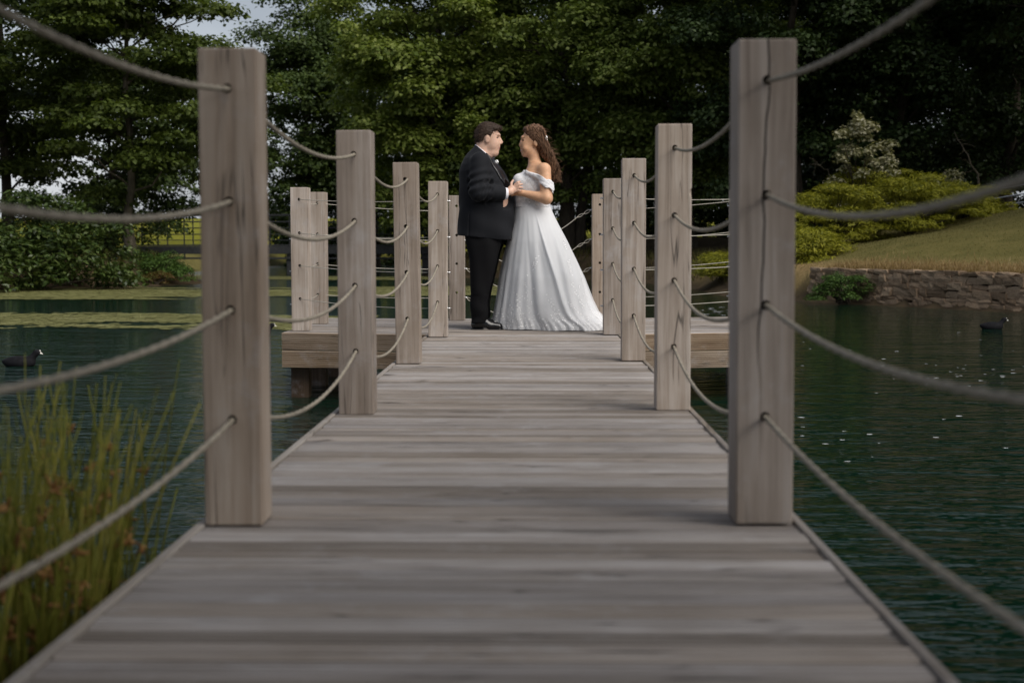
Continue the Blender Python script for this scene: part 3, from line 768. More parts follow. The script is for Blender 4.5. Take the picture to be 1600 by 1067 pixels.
# estate railing on the right
root = empty('estate_railing', (at_px(1500, 47), 47, tz(at_px(1500, 47), 47)), 'thin grey metal estate railing at the top right of the lawn', 'railing')
T = []
xa, xb = at_px(1515, 47), at_px(1515, 47) + 6.5
n = 5
def rail_pt(k): return Vector((xa + (xb - xa) * k, 47 - 5.5 * k, 0))
def rz_(k): p = rail_pt(k); return tz(p.x, p.y)
off = root.location
for i in range(n):
    k = i / (n - 1); p = rail_pt(k); z = rz_(k)
    tb = Tubes(); tb.add([(p.x - off.x, p.y - off.y, z - off.z - .05), (p.x - off.x, p.y - off.y, z - off.z + 1.12)], .026, 4)
    obj('post', tb.mesh('post', MAT['estate_rail'], False), root)
for h in (1.08, .78, .52, .28):
    tb = Tubes(); pts = []
    for i in range(9):
        k = i / 8; p = rail_pt(k); pts.append((p.x - off.x, p.y - off.y - .02, rz_(k) - off.z + h))
    tb.add(pts, .02, 4); obj('rail', tb.mesh('rail', MAT['estate_rail'], False), root)

# ------------------------------------------------------------------ footbridge
BY = 63.0
xa, xb = at_px(205, BY), at_px(700, BY)
bridge = empty('footbridge', (xa, BY, 0), 'low dark footbridge with horizontal rails in front of the yellow field', 'bridge')
def bpart(name, sx, sy, sz, c, mat='rail_steel'):
    return obj(name, bm_mesh(name, box_bm(sx, sy, sz, .01), MAT[mat]), bridge, (c[0] - xa, c[1] - BY, c[2]))
LB = xb - xa
for yy in (BY, BY + 1.6): bpart('beam', LB, .18, .34, ((xa + xb) / 2, yy, .52))
bpart('lower_chord', LB, .1, .08, ((xa + xb) / 2, BY, .16))
bpart('deck', LB, 1.7, .06, ((xa + xb) / 2, BY + .8, .73))
k = int(LB / 1.15)
for i in range(k + 1):
    x = xa + LB * i / k
    for yy in (BY - .02, BY + 1.62):
        bpart('rail_post', .05, .05, 1.36, (x, yy, 1.40))
    bpart('strut', .06, .06, .4, (x, BY, .3))
for yy in (BY - .02, BY + 1.62):
    for z in (2.07, 1.78, 1.50, 1.22, .96): bpart('rail', LB + .1, .035, .05 if z > 2 else .03, ((xa + xb) / 2, yy - .03, z))
for x in (xa + 1.0, (xa + xb) / 2, xb - 1.0):
    for yy in (BY + .2, BY + 1.4): bpart('pier', .3, .3, 1.9, (x, yy, -.6))

# ------------------------------------------------------------------ algae mats, petals on the water
rng = np.random.default_rng(9)
m = M('algae', rough=.8, spec=.2)
f = m.noise(m.coord('Object', (1, .6, 1)), 2.2, 5, .65); f2 = m.noise(m.coord('Object'), 14, 3)
m.col(m.ramp(m.math('ADD', m.math('MULTIPLY', f, .7), m.math('MULTIPLY', f2, .3)), [(.3, (.085, .09, .028)), (.5, (.16, .16, .055)), (.72, (.25, .24, .11))]))
m.bump(f2, .5, .01)
MAT['algae'] = m.m
def algae(label, x0, x1, y0, y1, edge, seed, st=(.16, .10), wig=1.0):
    rng = np.random.default_rng(seed)
    gx_ = np.arange(x0, x1, st[0]); gy_ = np.arange(y0, y1, st[1])
    X, Y = np.meshgrid(gx_, gy_, indexing='ij')
    ph = rng.uniform(0, 6.28, 12)
    nz = (np.sin(X * .7 + ph[0] + np.sin(Y * 1.1 + ph[1])) + np.sin(Y * 1.9 + ph[2] + .9 * np.sin(X * .45 + ph[3])) * 1.1
          + .7 * np.sin(X * 1.9 + Y * 3.3 + ph[4]) + .5 * np.sin(X * 3.7 - Y * 5.1 + ph[5]) + .35 * rng.normal(size=X.shape))
    v_ = (Y - (y0 + y1) / 2) / ((y1 - y0) / 2)
    dens = edge - 2.6 * np.abs(v_ + .22 * np.sin(X * .31 + ph[6])) ** 3 * wig + nz * .52
    s_ = sdist(X, Y, LAKE)
    keep = (dens > 0) & (s_ < -.05)
    Xk, Yk = X[keep] + rng.normal(size=keep.sum()) * .03, Y[keep] + rng.normal(size=keep.sum()) * .02
    n_ = len(Xk); k = 6; th = np.arange(k) * 2 * math.pi / k
    r = rng.uniform(.6, 1.05, (n_, k))
    v = np.stack([Xk[:, None] + r * np.cos(th) * st[0] * .85, Yk[:, None] + r * np.sin(th) * st[1] * .9, np.full((n_, k), WATER + .004) + rng.uniform(0, .009, (n_, 1))], -1)
    o = obj('algae_mat', mesh_np('algae_mat', v.reshape(-1, 3), np.arange(n_ * k).reshape(n_, k), MAT['algae']))
    tag(o, label, 'algae', kind='stuff')
algae('far band of pale green algae floating below the laurel bush', -17, 1.5, 33.5, 44.5, 1.05, 1, (.17, .14))
algae('nearer band of pale green algae floating across the left of the pond', -14.5, -2.8, 20.6, 26.8, .95, 2, (.12, .085))
algae('thin algae film under the footbridge', -16, -3, 52, 60, .9, 3, (.22, .18))
# floating petals
def flakes(label, n, fx, seed, size, name='floating_petals'):
    rng = np.random.default_rng(seed); pts = np.array([fx(rng) for _ in range(n)])
    k = 5; th = np.arange(k) * 2 * math.pi / k + rng.uniform(0, 6, (n, 1))
    r = size * rng.uniform(.4, 1.3, (n, 1)) * rng.uniform(.6, 1.1, (n, k))
    v = np.stack([pts[:, :1] + r * np.cos(th) * 1.7, pts[:, 1:2] + r * np.sin(th), WATER + .005 + .001 * rng.uniform(size=(n, k))], -1)
    o = obj(name, mesh_np(name, v.reshape(-1, 3), np.arange(n * k).reshape(n, k), MAT['petal'])); tag(o, label, 'petals', kind='stuff')
MAT['petal'] = simple('white_petal', (.62, .64, .66), .6, .3)
def pet_r(rng):
    if rng.random() < .6: p = on_z(rng.normal(1500, 75), rng.normal(588, 16), WATER)
    else: p = on_z(rng.uniform(1250, 1600), rng.uniform(500, 760), WATER)
    return (p.x, p.y)
flakes('white petals scattered on the dark water right of the jetty', 60, pet_r, 21, .016)
def pet_m(rng): p = on_z(rng.uniform(1085, 1150), rng.uniform(480, 497), WATER); return (p.x, p.y)
flakes('white flecks on the water behind the right platform wing', 40, pet_m, 22, .035, 'floating_flecks')

# ------------------------------------------------------------------ rushes beside the deck
MAT['rush'] = leaf_mat('rush_stem', (.12, .14, .018), (.23, .24, .035), (.36, .32, .07), .35)
MAT['rush_head'] = leaf_mat('rush_flower', (.17, .075, .025), (.28, .14, .045), (.36, .22, .08), .2)
def rush(label, x, y, n, h, spread, seed, lean=(0, 0)):
    rng = np.random.default_rng(seed)
    root = empty('rush_clump', (x, y, WATER - .05), label, 'rushes', 'rushes beside the jetty')
    T = Tubes(); H = Tubes()
    for i in range(n):
        a = rng.uniform(0, 6.28); r0 = spread * .45 * rng.uniform() ** .5
        b = np.array([r0 * math.cos(a), r0 * math.sin(a), 0])
        hh = h * rng.uniform(.45, 1.08); a2 = rng.uniform(0, 6.28); dv = np.array([math.cos(a2), math.sin(a2), 0]) * rng.uniform(.0, .22) * hh + np.array([*lean, 0]) * hh * rng.uniform(.3, 1.2)
        t = np.linspace(0, 1, 7)[:, None]
        pts = b + np.array([0, 0, 1]) * t * hh + dv * t ** 1.8
        if rng.uniform() < .12: pts[-2:, 2] -= np.array([.04, .14]) * hh
        T.add(pts, np.linspace(.0036, .0014, 7) * rng.uniform(.8, 1.6), 4)
        if rng.uniform() < .42:
            j = rng.integers(4, 6); c = pts[j]
            for q in range(9):
                d_ = rng.normal(size=3) * .009; H.add([c, c + d_ * .6, c + d_ * 1.3], [.003, .0045, .002], 4)
    obj('stems', T.mesh('stems', MAT['rush']), root)['kind'] = 'stuff'
    obj('flower_heads', H.mesh('flower_heads', MAT['rush_head']), root)['kind'] = 'stuff'
rush('tall green rushes with rusty flower heads in the bottom left corner', -1.30, 2.55, 360, 1.12, .6, 31, (.0, -.02))
rush('rushes leaning over the left deck edge below the nearest left post', -1.10, 3.05, 230, .95, .42, 32, (.06, .0))
rush('rush clump cut by the left edge of the view', -1.66, 3.15, 320, 1.10, .6, 33, (.03, 0))
rush('low dense rushes at the bottom left below the lowest rope', -1.17, 2.1, 320, .80, .5, 34, (.02, 0))
rush('sparse rushes standing in the water behind the corner clump', -1.30, 3.75, 120, .95, .6, 35, (.05, 0))

# ------------------------------------------------------------------ implicit surface tools (bodies, clothes)
def smin(a, b, k):
    if k <= 0: return np.minimum(a, b)
    h = np.clip(.5 + .5 * (b - a) / k, 0, 1)
    return b + (a - b) * h - k * h * (1 - h)
class Field:
    def __init__(s, lo, hi, h):
        s.lo = np.array(lo, float); s.h = h
        s.n = np.ceil((np.array(hi) - s.lo) / h).astype(int) + 1
        s.D = np.full(tuple(s.n), .3, np.float32)
    def grid(s, lo=None, hi=None):
        i0 = np.zeros(3, int) if lo is None else np.clip(np.floor((np.array(lo) - s.lo) / s.h).astype(int), 0, s.n - 1)
        i1 = s.n if hi is None else np.clip(np.ceil((np.array(hi) - s.lo) / s.h).astype(int) + 1, 1, s.n)
        sl = tuple(slice(a, b) for a, b in zip(i0, i1))
        ax = [(s.lo[k] + np.arange(i0[k], i1[k]) * s.h).astype(np.float32) for k in range(3)]
        X, Y, Z = np.meshgrid(*ax, indexing='ij', sparse=True)
        return sl, X, Y, Z
    def cap(s, a, b, ra, rb=None, k=.02, sub=False):
        rb = ra if rb is None else rb; a = np.array(a, float); b = np.array(b, float); m = max(ra, rb) + 2.5 * k + .03
        sl, X, Y, Z = s.grid(np.minimum(a, b) - m, np.maximum(a, b) + m)
        d = b - a; L2 = d @ d + 1e-9
        t = np.clip(((X - a[0]) * d[0] + (Y - a[1]) * d[1] + (Z - a[2]) * d[2]) / L2, 0, 1)
        q = np.sqrt((X - a[0] - t * d[0]) ** 2 + (Y - a[1] - t * d[1]) ** 2 + (Z - a[2] - t * d[2]) ** 2) - (ra + (rb - ra) * t)
        s.D[sl] = -smin(-s.D[sl], q, k) if sub else smin(s.D[sl], q, k)
        return s
    def ell(s, c, r, k=.02, rot=0.0, sub=False):
        c = np.array(c, float); r = np.array(r, float); m = r.max() + 2.5 * k + .03
        sl, X, Y, Z = s.grid(c - m, c + m)
        x, y_, z = X - c[0], Y - c[1], Z - c[2]
        if rot: x, z = x * math.cos(rot) + z * math.sin(rot), -x * math.sin(rot) + z * math.cos(rot)
        k0 = np.sqrt((x / r[0]) ** 2 + (y_ / r[1]) ** 2 + (z / r[2]) ** 2); k1 = np.sqrt((x / r[0] ** 2) ** 2 + (y_ / r[1] ** 2) ** 2 + (z / r[2] ** 2) ** 2) + 1e-6
        q = k0 * (k0 - 1) / k1
        s.D[sl] = -smin(-s.D[sl], q, k) if sub else smin(s.D[sl], q, k)
        return s
    def loft(s, prof, yc=0.0, k=.02, grow=0.0, e=2.4, disp=None):
        """prof rows: z, x_min, x_max, half width"""
        P_ = np.array(prof, float); P_ = P_[np.argsort(P_[:, 0])]
        z0, z1 = P_[0, 0] - grow, P_[-1, 0] + grow
        sl, X, Y, Z = s.grid((P_[:, 1].min() - .1, yc - P_[:, 3].max() - .1, z0 - .06), (P_[:, 2].max() + .1, yc + P_[:, 3].max() + .1, z1 + .06))
        zc = np.clip(Z, P_[0, 0], P_[-1, 0])
        xa_ = np.interp(zc, P_[:, 0], P_[:, 1]) - grow; xb_ = np.interp(zc, P_[:, 0], P_[:, 2]) + grow; w = np.interp(zc, P_[:, 0], P_[:, 3]) + grow
        cx, rx = (xa_ + xb_) / 2, (xb_ - xa_) / 2
        q = ((np.abs((X - cx) / rx) ** e + np.abs((Y - yc) / w) ** e) ** (1 / e) - 1) * np.minimum(rx, w)
        if disp is not None: q = q + disp(X, Y, Z)
        q = np.maximum(q, np.maximum(z0 - Z, Z - z1))
        s.D[sl] = smin(s.D[sl], q.astype(np.float32), k)
        return s
    def apply(s, fn):
        sl, X, Y, Z = s.grid(); s.D = fn(s.D, X, Y, Z).astype(np.float32); return s
    def mesh(s, name, mat, smooth_it=2):
        D = s.D.copy()
        D[0] = D[-1] = .1; D[:, 0] = D[:, -1] = .1; D[:, :, 0] = D[:, :, -1] = .1
        S = D < 0
        cs = np.zeros(tuple(np.array(D.shape) - 1), np.int8)
        for i in (0, 1):
            for j in (0, 1):
                for k in (0, 1): cs += S[i:i + cs.shape[0], j:j + cs.shape[1], k:k + cs.shape[2]]
        act = (cs > 0) & (cs < 8); ijk = np.argwhere(act); n = len(ijk)
        idm = np.full(cs.shape, -1, np.int32); idm[act] = np.arange(n)
        pos = np.zeros((n, 3)); cnt = np.zeros(n)
        cor = [(i, j, k) for i in (0, 1) for j in (0, 1) for k in (0, 1)]
        val = {c_: D[ijk[:, 0] + c_[0], ijk[:, 1] + c_[1], ijk[:, 2] + c_[2]] for c_ in cor}
        for a in cor:
            for ax in range(3):
                if a[ax] == 0:
                    b = list(a); b[ax] = 1; b = tuple(b)
                    va, vb = val[a], val[b]; cx = (va < 0) != (vb < 0)
                    t = np.where(cx, va / (va - vb + 1e-12), 0)
                    p = np.array(a, float) + t[:, None] * (np.array(b) - np.array(a)); pos[cx] += p[cx]; cnt[cx] += 1
        pos = (pos / cnt[:, None] + ijk) * s.h + s.lo
        F = []
        for ax in range(3):
            o1, o2 = [q for q in range(3) if q != ax]
            sa = [slice(None)] * 3; sb = [slice(None)] * 3; sa[ax] = slice(0, -1); sb[ax] = slice(1, None)
            ch = S[tuple(sa)] != S[tuple(sb)]; e_ = np.argwhere(ch); inside = S[tuple(sa)][ch]
            ok = (e_[:, o1] > 0) & (e_[:, o2] > 0) & (e_[:, o1] < cs.shape[o1]) & (e_[:, o2] < cs.shape[o2]); e_ = e_[ok]; inside = inside[ok]
            def cell(d1, d2):
                q = e_.copy(); q[:, o1] += d1; q[:, o2] += d2; return idm[q[:, 0], q[:, 1], q[:, 2]]
            quad = np.stack([cell(-1, -1), cell(0, -1), cell(0, 0), cell(-1, 0)], 1)
            flip = inside if ax != 1 else ~inside
            quad[~flip] = quad[~flip][:, ::-1]
            F.append(quad)
        F = np.concatenate(F)
        # light laplacian smoothing
        for _ in range(smooth_it):
            acc = np.zeros_like(pos); c_ = np.zeros(n)
            for a, b in ((0, 1), (1, 2), (2, 3), (3, 0)):
                np.add.at(acc, F[:, a], pos[F[:, b]]); np.add.at(c_, F[:, a], 1)
                np.add.at(acc, F[:, b], pos[F[:, a]]); np.add.at(c_, F[:, b], 1)
            pos = pos * .5 + .5 * acc / np.maximum(c_, 1)[:, None]
        return mesh_np(name, pos, F, mat, True)

# ------------------------------------------------------------------ coots
MAT['coot'] = simple('coot_plumage', (.010, .010, .012), .8, .1, (30, .4))
MAT['bill'] = simple('white_bill', (.75, .72, .66), .5, .4)
def coot(label, px, py, rz):
    p = on_z(px, py, WATER)
    root = empty('coot', (p.x, p.y, WATER), label, 'bird', 'coots on the pond', rz)
    f = Field((-.24, -.12, -.06), (.26, .12, .26), .007)
    f.ell((-.02, 0, .035), (.165, .085, .075), .02).ell((-.14, 0, .05), (.07, .04, .03), .03).cap((.09, 0, .06), (.145, 0, .125), .045, .03, .03)
    f.ell((.165, 0, .145), (.042, .03, .032), .02)
    obj('body', f.mesh('body', MAT['coot']), root)
    f = Field((.12, -.05, .08), (.26, .05, .2), .0045)
    f.cap((.19, 0, .14), (.225, 0, .128), .014, .005, .01).ell((.196, 0, .155), (.008, .011, .018), .008)
    obj('bill', f.mesh('bill', MAT['bill'], 1), root)
coot('black coot with a white bill swimming in front of the stone wall', 1552, 514, 0)
coot('black coot swimming left of the jetty, at the left edge', 34, 572, 0)
coot('black coot half hidden behind the nearest left post', 407, 524, .1)

# ------------------------------------------------------------------ people
PY = 12.25
PXM = FPX / PY
def skin_mat(name, base):
    m = M(name, base, .48, .35)
    f = m.noise(m.coord('Object'), 35, 3)
    m.col(m.ramp(f, [(.3, tuple(c * .9 for c in base)), (.7, tuple(min(1, c * 1.08) for c in base))]))
    m.b.inputs['Subsurface Weight'].default_value = .12
    m.b.inputs['Subsurface Radius'].default_value = (.02, .008, .004)
    m.b.inputs['Subsurface Scale'].default_value = .3
    return m.m
MAT['skin_groom'] = skin_mat('fair_skin', (.60, .385, .29))
MAT['skin_bride'] = skin_mat('tanned_skin', (.63, .365, .22))
def hair_mat(name, a, b, axis=(40, 40, 6)):
    m = M(name, rough=.55, spec=.18)
    f = m.noise(m.coord('Object', axis), 3.0, 4, .6); g = m.n('ShaderNodeNewGeometry').outputs['Random Per Island']
    m.col(m.ramp(m.math('ADD', m.math('MULTIPLY', f, .7), m.math('MULTIPLY', g, .3)), [(.35, a), (.7, b)])); m.bump(f, .6, .006); return m.m
MAT['hair_groom'] = hair_mat('short_brown_hair', (.032, .020, .014), (.095, .06, .044))
MAT['hair_bride'] = hair_mat('long_brown_hair', (.045, .023, .013), (.24, .135, .08))
m = M('black_wool', (.010, .011, .014), .8, .18); f = m.noise(m.coord('Object'), 180, 2); m.bump(f, .25, .002)
m.b.inputs['Sheen Weight'].default_value = .04; m.b.inputs['Sheen Roughness'].default_value = .4; MAT['suit'] = m.m
MAT['trouser'] = simple('black_trouser', (.006, .006, .007), .85, .12)
MAT['satin'] = simple('black_satin', (.008, .008, .010), .28, .5)
MAT['shirt'] = simple('white_shirt', (.78, .78, .84), .7, .2)
MAT['shoe'] = simple('patent_black', (.008, .008, .009), .12, .6)
m = M('lace_bodice', (.8, .8, .82), .6, .3)
vv = m.n('ShaderNodeTexVoronoi', {'Vector': m.coord('Object'), 'Scale': 75.0}, feature='DISTANCE_TO_EDGE').outputs['Distance']
fl = m.noise(m.coord('Object'), 30, 4, .6)
pat = m.math('ADD', m.math('MULTIPLY', m.math('MINIMUM', m.math('MULTIPLY', vv, 12.0), 1.0), .22), m.math('MULTIPLY', fl, .78))
m.col(m.ramp(pat, [(.35, (.56, .57, .60)), (.72, (.86, .86, .88))])); m.bump(pat, .8, .006); MAT['lace'] = m.m
m = M('tulle_skirt', (.8, .8, .82), .65, .2)
cz = m.n('ShaderNodeSeparateXYZ', {0: m.n('ShaderNodeTexCoord').outputs['Object']})
fl = m.noise(m.coord('Object'), 26, 4, .6); fb = m.noise(m.coord('Object'), 5.5, 3, .6)
vv = m.n('ShaderNodeTexVoronoi', {'Vector': m.coord('Object'), 'Scale': 55.0}).outputs['Distance']
low = m.n('ShaderNodeMapRange', {0: cz.outputs[2], 1: .42, 2: .05, 3: 0.0, 4: 1.0}).outputs[0]
up_ = m.n('ShaderNodeMapRange', {0: cz.outputs[2], 1: .80, 2: 1.05, 3: 0.0, 4: .9}).outputs[0]
where_ = m.math('MAXIMUM', low, up_)
lace = m.math('MULTIPLY', m.ramp(m.math('ADD', m.math('MULTIPLY', fl, .6), m.math('MULTIPLY', m.math('MULTIPLY', fb, where_), .75)), [(.48, (0, 0, 0)), (.60, (1, 1, 1))]), where_)
m.col(m.mix(lace, (.70, .715, .745), m.ramp(vv, [(.1, (.88, .88, .89)), (.6, (.74, .74, .76))]))); m.bump(lace, .6, .006)
tr = m.n('ShaderNodeBsdfTranslucent', {'Color': (.75, .76, .78, 1)})
mixs = m.n('ShaderNodeMixShader', {0: .12, 1: m.b.outputs[0], 2: tr.outputs[0]}); m.l(mixs.outputs[0], m.out.inputs['Surface'])
MAT['tulle'] = m.m
MAT['applique'] = simple('white_lace_flower', (.92, .92, .92), .6, .3)
MAT['lip'] = simple('lip', (.50, .20, .17), .4, .4)
MAT['eye'] = simple('dark_eye', (.02, .014, .012), .25, .5)
MAT['teeth'] = simple('teeth', (.8, .78, .74), .3, .5)

def G(px, py, y=0.0):                 # picture point -> groom's own coordinates (origin between his feet)
    return (( px - 835) / PXM + .40, y, CAMZ + (384 - py) / PXM)
def Bp(px, py, y=0.0):                # picture point -> bride's own coordinates
    return ((px - 835) / PXM, y, CAMZ + (384 - py) / PXM)

# ---- groom
groom = empty('person', (-.40, PY, .0), 'man in a black suit facing right, his hand on the bride\'s waist', 'person')
JK = [(.765, -.262, .216, .215), (.80, -.262, .219, .22), (.96, -.246, .229, .222), (1.08, -.246, .23, .22), (1.14, -.243, .224, .22), (1.265, -.243, .182, .222), (1.345, -.243, .142, .222),
      (1.40, -.228, .098, .212), (1.455, -.203, .055, .175), (1.50, -.172, .028, .12), (1.545, -.125, .0, .085), (1.575, -.098, -.025, .075)]
RSH, REL, RWR = G(752, 256, -.195), G(750, 302, -.27), G(789, 304.5, -.20)
LSH, LEL, LWR = G(752, 256, .195), G(756, 300, .27), G(792, 303, .24)
f = Field((-.36, -.42, -.01), (.40, .42, 1.80), .0058)
f.loft([(max(r[0], .88 + .01 * i_), r[1] + .045, r[2] - .045, r[3] - .04) for i_, r in enumerate(JK) if r[0] < 1.54], k=0.0)
for s_ in (-1, 1):                     # legs under the trousers
    f.cap((-.04, s_ * .10, .85), (-.05, s_ * .105, .48), .085, .06, .03).cap((-.05, s_ * .105, .48), (-.085, s_ * .105, .10), .06, .042, .03)
    f.cap((-.09, s_ * .105, .07), (.06, s_ * .11, .035), .035, .028, .02)
f.cap(G(757, 226), G(751, 250), .066, .072, .03)                        # neck
f.ell(G(761.5, 213), (.100, .078, .107), .02, rot=.1)                   # cranium
f.ell(G(768.5, 227), (.072, .066, .088), .02, rot=-.12)                 # face
f.ell(G(773, 240.5), (.034, .036, .026), .03)                           # chin
f.ell(G(766, 242), (.05, .05, .03), .03)                                # soft throat
f.ell(G(779.0, 212.6), (.018, .045, .014), .015)                        # brow
f.cap(G(780.8, 217.0), G(784.3, 224.0), .0085, .0115, .014)             # nose
f.ell(G(782.4, 225.8), (.011, .017, .008), .010)
f.ell(G(779.5, 231.3), (.011, .024, .0075), .010).ell(G(778.5, 235.2), (.011, .022, .008), .010)
f.ell(G(778.8, 217.6, -.033), (.010, .012, .007), .012, sub=True).ell(G(778.8, 217.6, .033), (.010, .012, .007), .012, sub=True)
for s_ in (-1, 1):
    f.ell(G(762.3, 220.5, s_ * .078), (.021, .011, .034), .008, rot=-.15).ell(G(763.2, 220.5, s_ * .091), (.010, .006, .018), .006, sub=True)
# arms and hands: palm, thumb from its side, four fingers spread on her ribs
def arm(f, sh, el, wr, s_):
    f.cap(sh, el, .055, .048, .03).cap(el, wr, .046, .033, .02)
arm(f, RSH, REL, RWR, -1); arm(f, LSH, LEL, LWR, 1)
for s_, wr in ((-1, RWR), (1, LWR)):
    yo = lambda v: s_ * v
    f.cap(wr, G(797, 301.5, yo(.190)), .029, .031, .012).ell(G(800, 298.5, yo(.178)), (.038, .019, .037), .015, rot=.45)
    fg = (((804.5, 291.5), (809, 287.3), (812.8, 286.0)), ((806.2, 294.3), (811.6, 290.6), (816.2, 289.8)), ((807, 297.6), (812.3, 295), (816.6, 295.2)), ((806.2, 301.0), (810.8, 299.5), (814.2, 300.2)))
    for i, (k0, k1, k2) in enumerate(fg):
        a = G(*k0, yo(.176)); b = G(*k1, yo(.181)); c = G(*k2, yo(.164)); r0 = (.0105, .0110, .0105, .0092)[i]
        f.cap(a, b, r0, r0 * .93, .004).cap(b, c, r0 * .93, r0 * .78, .004)
    f.cap(G(799.5, 294.5, yo(.172)), G(799.5, 288.5, yo(.158)), .0125, .0115, .008).cap(G(799.5, 288.5, yo(.158)), G(802.0, 284.0, yo(.146)), .0115, .009, .004)
body = obj('body', f.mesh('body', MAT['skin_groom'], 1), groom)
# hair
f = Field((-.16, -.13, 1.5), (.16, .13, 1.80), .005)
f.ell(G(761.8, 211.8), (.106, .083, .109), .0, rot=.1).ell(G(753.5, 218), (.052, .074, .066), .02).ell(G(774, 203.5), (.055, .064, .038), .03)
def hair_cut(D, X, Y, Z):
    px_ = (X - .40) * PXM + 835; py_ = 384 - (Z - CAMZ) * PXM
    face = (px_ - 777.5) + .18 * (py_ - 203) * 1.0                      # forehead line
    side = np.where(py_ > 206, (px_ - (772.5 - .50 * (py_ - 206))) / PXM, -.5)
    nape = (py_ - 227.5 + (px_ - 744) * .5) / PXM
    low_f = np.where(py_ > 203.8, (px_ - 781 + 1.05 * (py_ - 203.8)) / PXM, -.5)
    ear = .030 - np.sqrt((px_ - 762.5) ** 2 + ((py_ - 221) * .75) ** 2) / PXM
    n_ = np.random.default_rng(1).normal(size=D.shape) * .0015
    return np.maximum(np.maximum(np.maximum(D + n_, side), np.maximum(nape, low_f)), ear)
f.apply(hair_cut); ghair = obj('hair', f.mesh('hair', MAT['hair_groom'], 1), groom)
hv = np.zeros(len(ghair.data.vertices) * 3); ghair.data.vertices.foreach_get('co', hv); hv = hv.reshape(-1, 3)
hc = np.array(G(761, 214)); rng = np.random.default_rng(8); T = Tubes()
for i in rng.choice(len(hv), 900, replace=False):
    p0 = hv[i]; out_ = (p0 - hc) / np.linalg.norm(p0 - hc)
    if out_[2] < -.75: continue
    fl_d = np.array([-.5 if p0[0] < .04 else .55, 0, -.55]) + rng.normal(size=3) * .25
    T.add([p0 - out_ * .002, p0 + out_ * .003 + fl_d * .007, p0 + out_ * .0045 + fl_d * .017], [.0014, .0012, .0006], 4)
obj('short_strands', T.mesh('short_strands', MAT['hair_groom']), ghair)['kind'] = 'stuff'
# brows, eyes, lips
f = Field(G(770, 245, -.07), G(792, 205, .07), .0035)
for s_ in (-1, 1): f.cap(G(780.0, 212.6, s_ * .020), G(775.2, 212.8, s_ * .052), .0032, .0024, .002)
obj('eyebrows', f.mesh('eyebrows', MAT['hair_groom'], 0), groom)
for s_ in (-1, 1):
    f = Field(G(772, 222, s_ * .036 - .02), G(786, 213, s_ * .036 + .02), .003); f.ell(G(777.4, 217.4, s_ * .038), (.009, .010, .0045), 0)
    obj('eye', f.mesh('eye', MAT['eye'], 0), groom)
f = Field(G(770, 243, -.05), G(790, 226, .05), .0033); f.ell(G(780.0, 233.2), (.0085, .022, .0048), 0); obj('lips', f.mesh('lips', MAT['lip'], 0), groom)
# jacket
def seg_t(X, Y, Z, a, b):
    a = np.array(a); b = np.array(b); d = b - a
    t = ((X - a[0]) * d[0] + (Y - a[1]) * d[1] + (Z - a[2]) * d[2]) / (d @ d)
    q = np.sqrt((X - a[0] - t * d[0]) ** 2 + (Y - a[1] - t * d[1]) ** 2 + (Z - a[2] - t * d[2]) ** 2)
    return t, q
def jdisp(X, Y, Z):
    w = .0035 * np.sin(Z * 30 + X * 14 + 3 * np.sin(Y * 9)) * np.clip((1.42 - Z) * 4, 0, 1)
    w = w + .004 * np.sin(X * 24 + Y * 16 + Z * 5) * np.clip((1.05 - Z) * 4, 0, 1)
    vent = .011 * np.exp(-((X + .150 - .04 * (Z - .9)) / .006) ** 2) * np.clip((1.06 - Z) * 8, 0, 1) * (Y < 0)
    return w + vent
f = Field((-.36, -.42, .70), (.36, .42, 1.64), .006)
f.loft(JK, k=0.0, disp=jdisp)
for sh, el, wr in ((RSH, REL, RWR), (LSH, LEL, LWR)):
    f.cap(sh, el, .084, .080, .035).cap(el, wr, .078, .060, .02)
def jfold(D, X, Y, Z):
    out = D
    for sh, el, wr in ((RSH, REL, RWR), (LSH, LEL, LWR)):
        t, q = seg_t(X, Y, Z, sh, el); w = np.exp(-((t - .75) / .38) ** 2) * (q < .12)
        out = out + w * .0085 * np.sin(t * 24 + X * 30 + Y * 12)
        t, q = seg_t(X, Y, Z, el, wr); w = np.exp(-((t - .25) / .35) ** 2) * (q < .11)
        out = out + w * .008 * np.sin(t * 22 - Z * 45 + Y * 14)
        out = np.where((t > .5) & (q < .13), np.maximum(out, (t - 1.0) * .22), out)       # sleeve end
    # opening of the front: a V from the collar down to the single button
    v = (X + .02) - (1.56 - Z) * .35
    tilt = (Z - 1.570) + (X + .10) * .85                                  # collar plane: high at the nape
    out = np.maximum(out, tilt)
    hem = .775 - Z - .028 * (X / .25)
    return np.maximum(out, hem)
f.apply(jfold)
jd = f.D.copy()
jacket = obj('jacket', f.mesh('jacket', MAT['suit'], 1), groom)
# lapel: a raised satin band following the chest edge
fl_ = Field((-.36, -.42, .70), (.36, .42, 1.64), .006); fl_.D = jd
def lap(D, X, Y, Z):
    a = np.array(G(766, 240)); b = np.array(G(797, 290)); d = np.array([b[0] - a[0], b[2] - a[2]]); ln = np.hypot(*d); d /= ln
    t = (X - a[0]) * d[0] + (Z - a[2]) * d[1]; o_ = (X - a[0]) * d[1] * -1 + (Z - a[2]) * d[0]
    band = np.maximum(np.abs(o_ + .016) - (.016 + .014 * np.clip(t / ln, 0, 1) * (1 - np.clip(t / ln, 0, 1)) * 4), np.maximum(-t - .01, t - ln))
    return np.maximum(np.maximum(D - .009, band), np.abs(Y) - .19)
fl_.apply(lap); obj('lapel', fl_.mesh('lapel', MAT['satin'], 1), jacket)
bt = Tubes()
for i in range(3):
    a = np.array(G(776 + i * 2.6, 316.2, 0)); a[1] = -.262; bt.add([a, a + np.array([0, -.012, 0])], .006, 8)
obj('sleeve_buttons', bt.mesh('sleeve_buttons', MAT['shoe']), jacket)['kind'] = 'stuff'
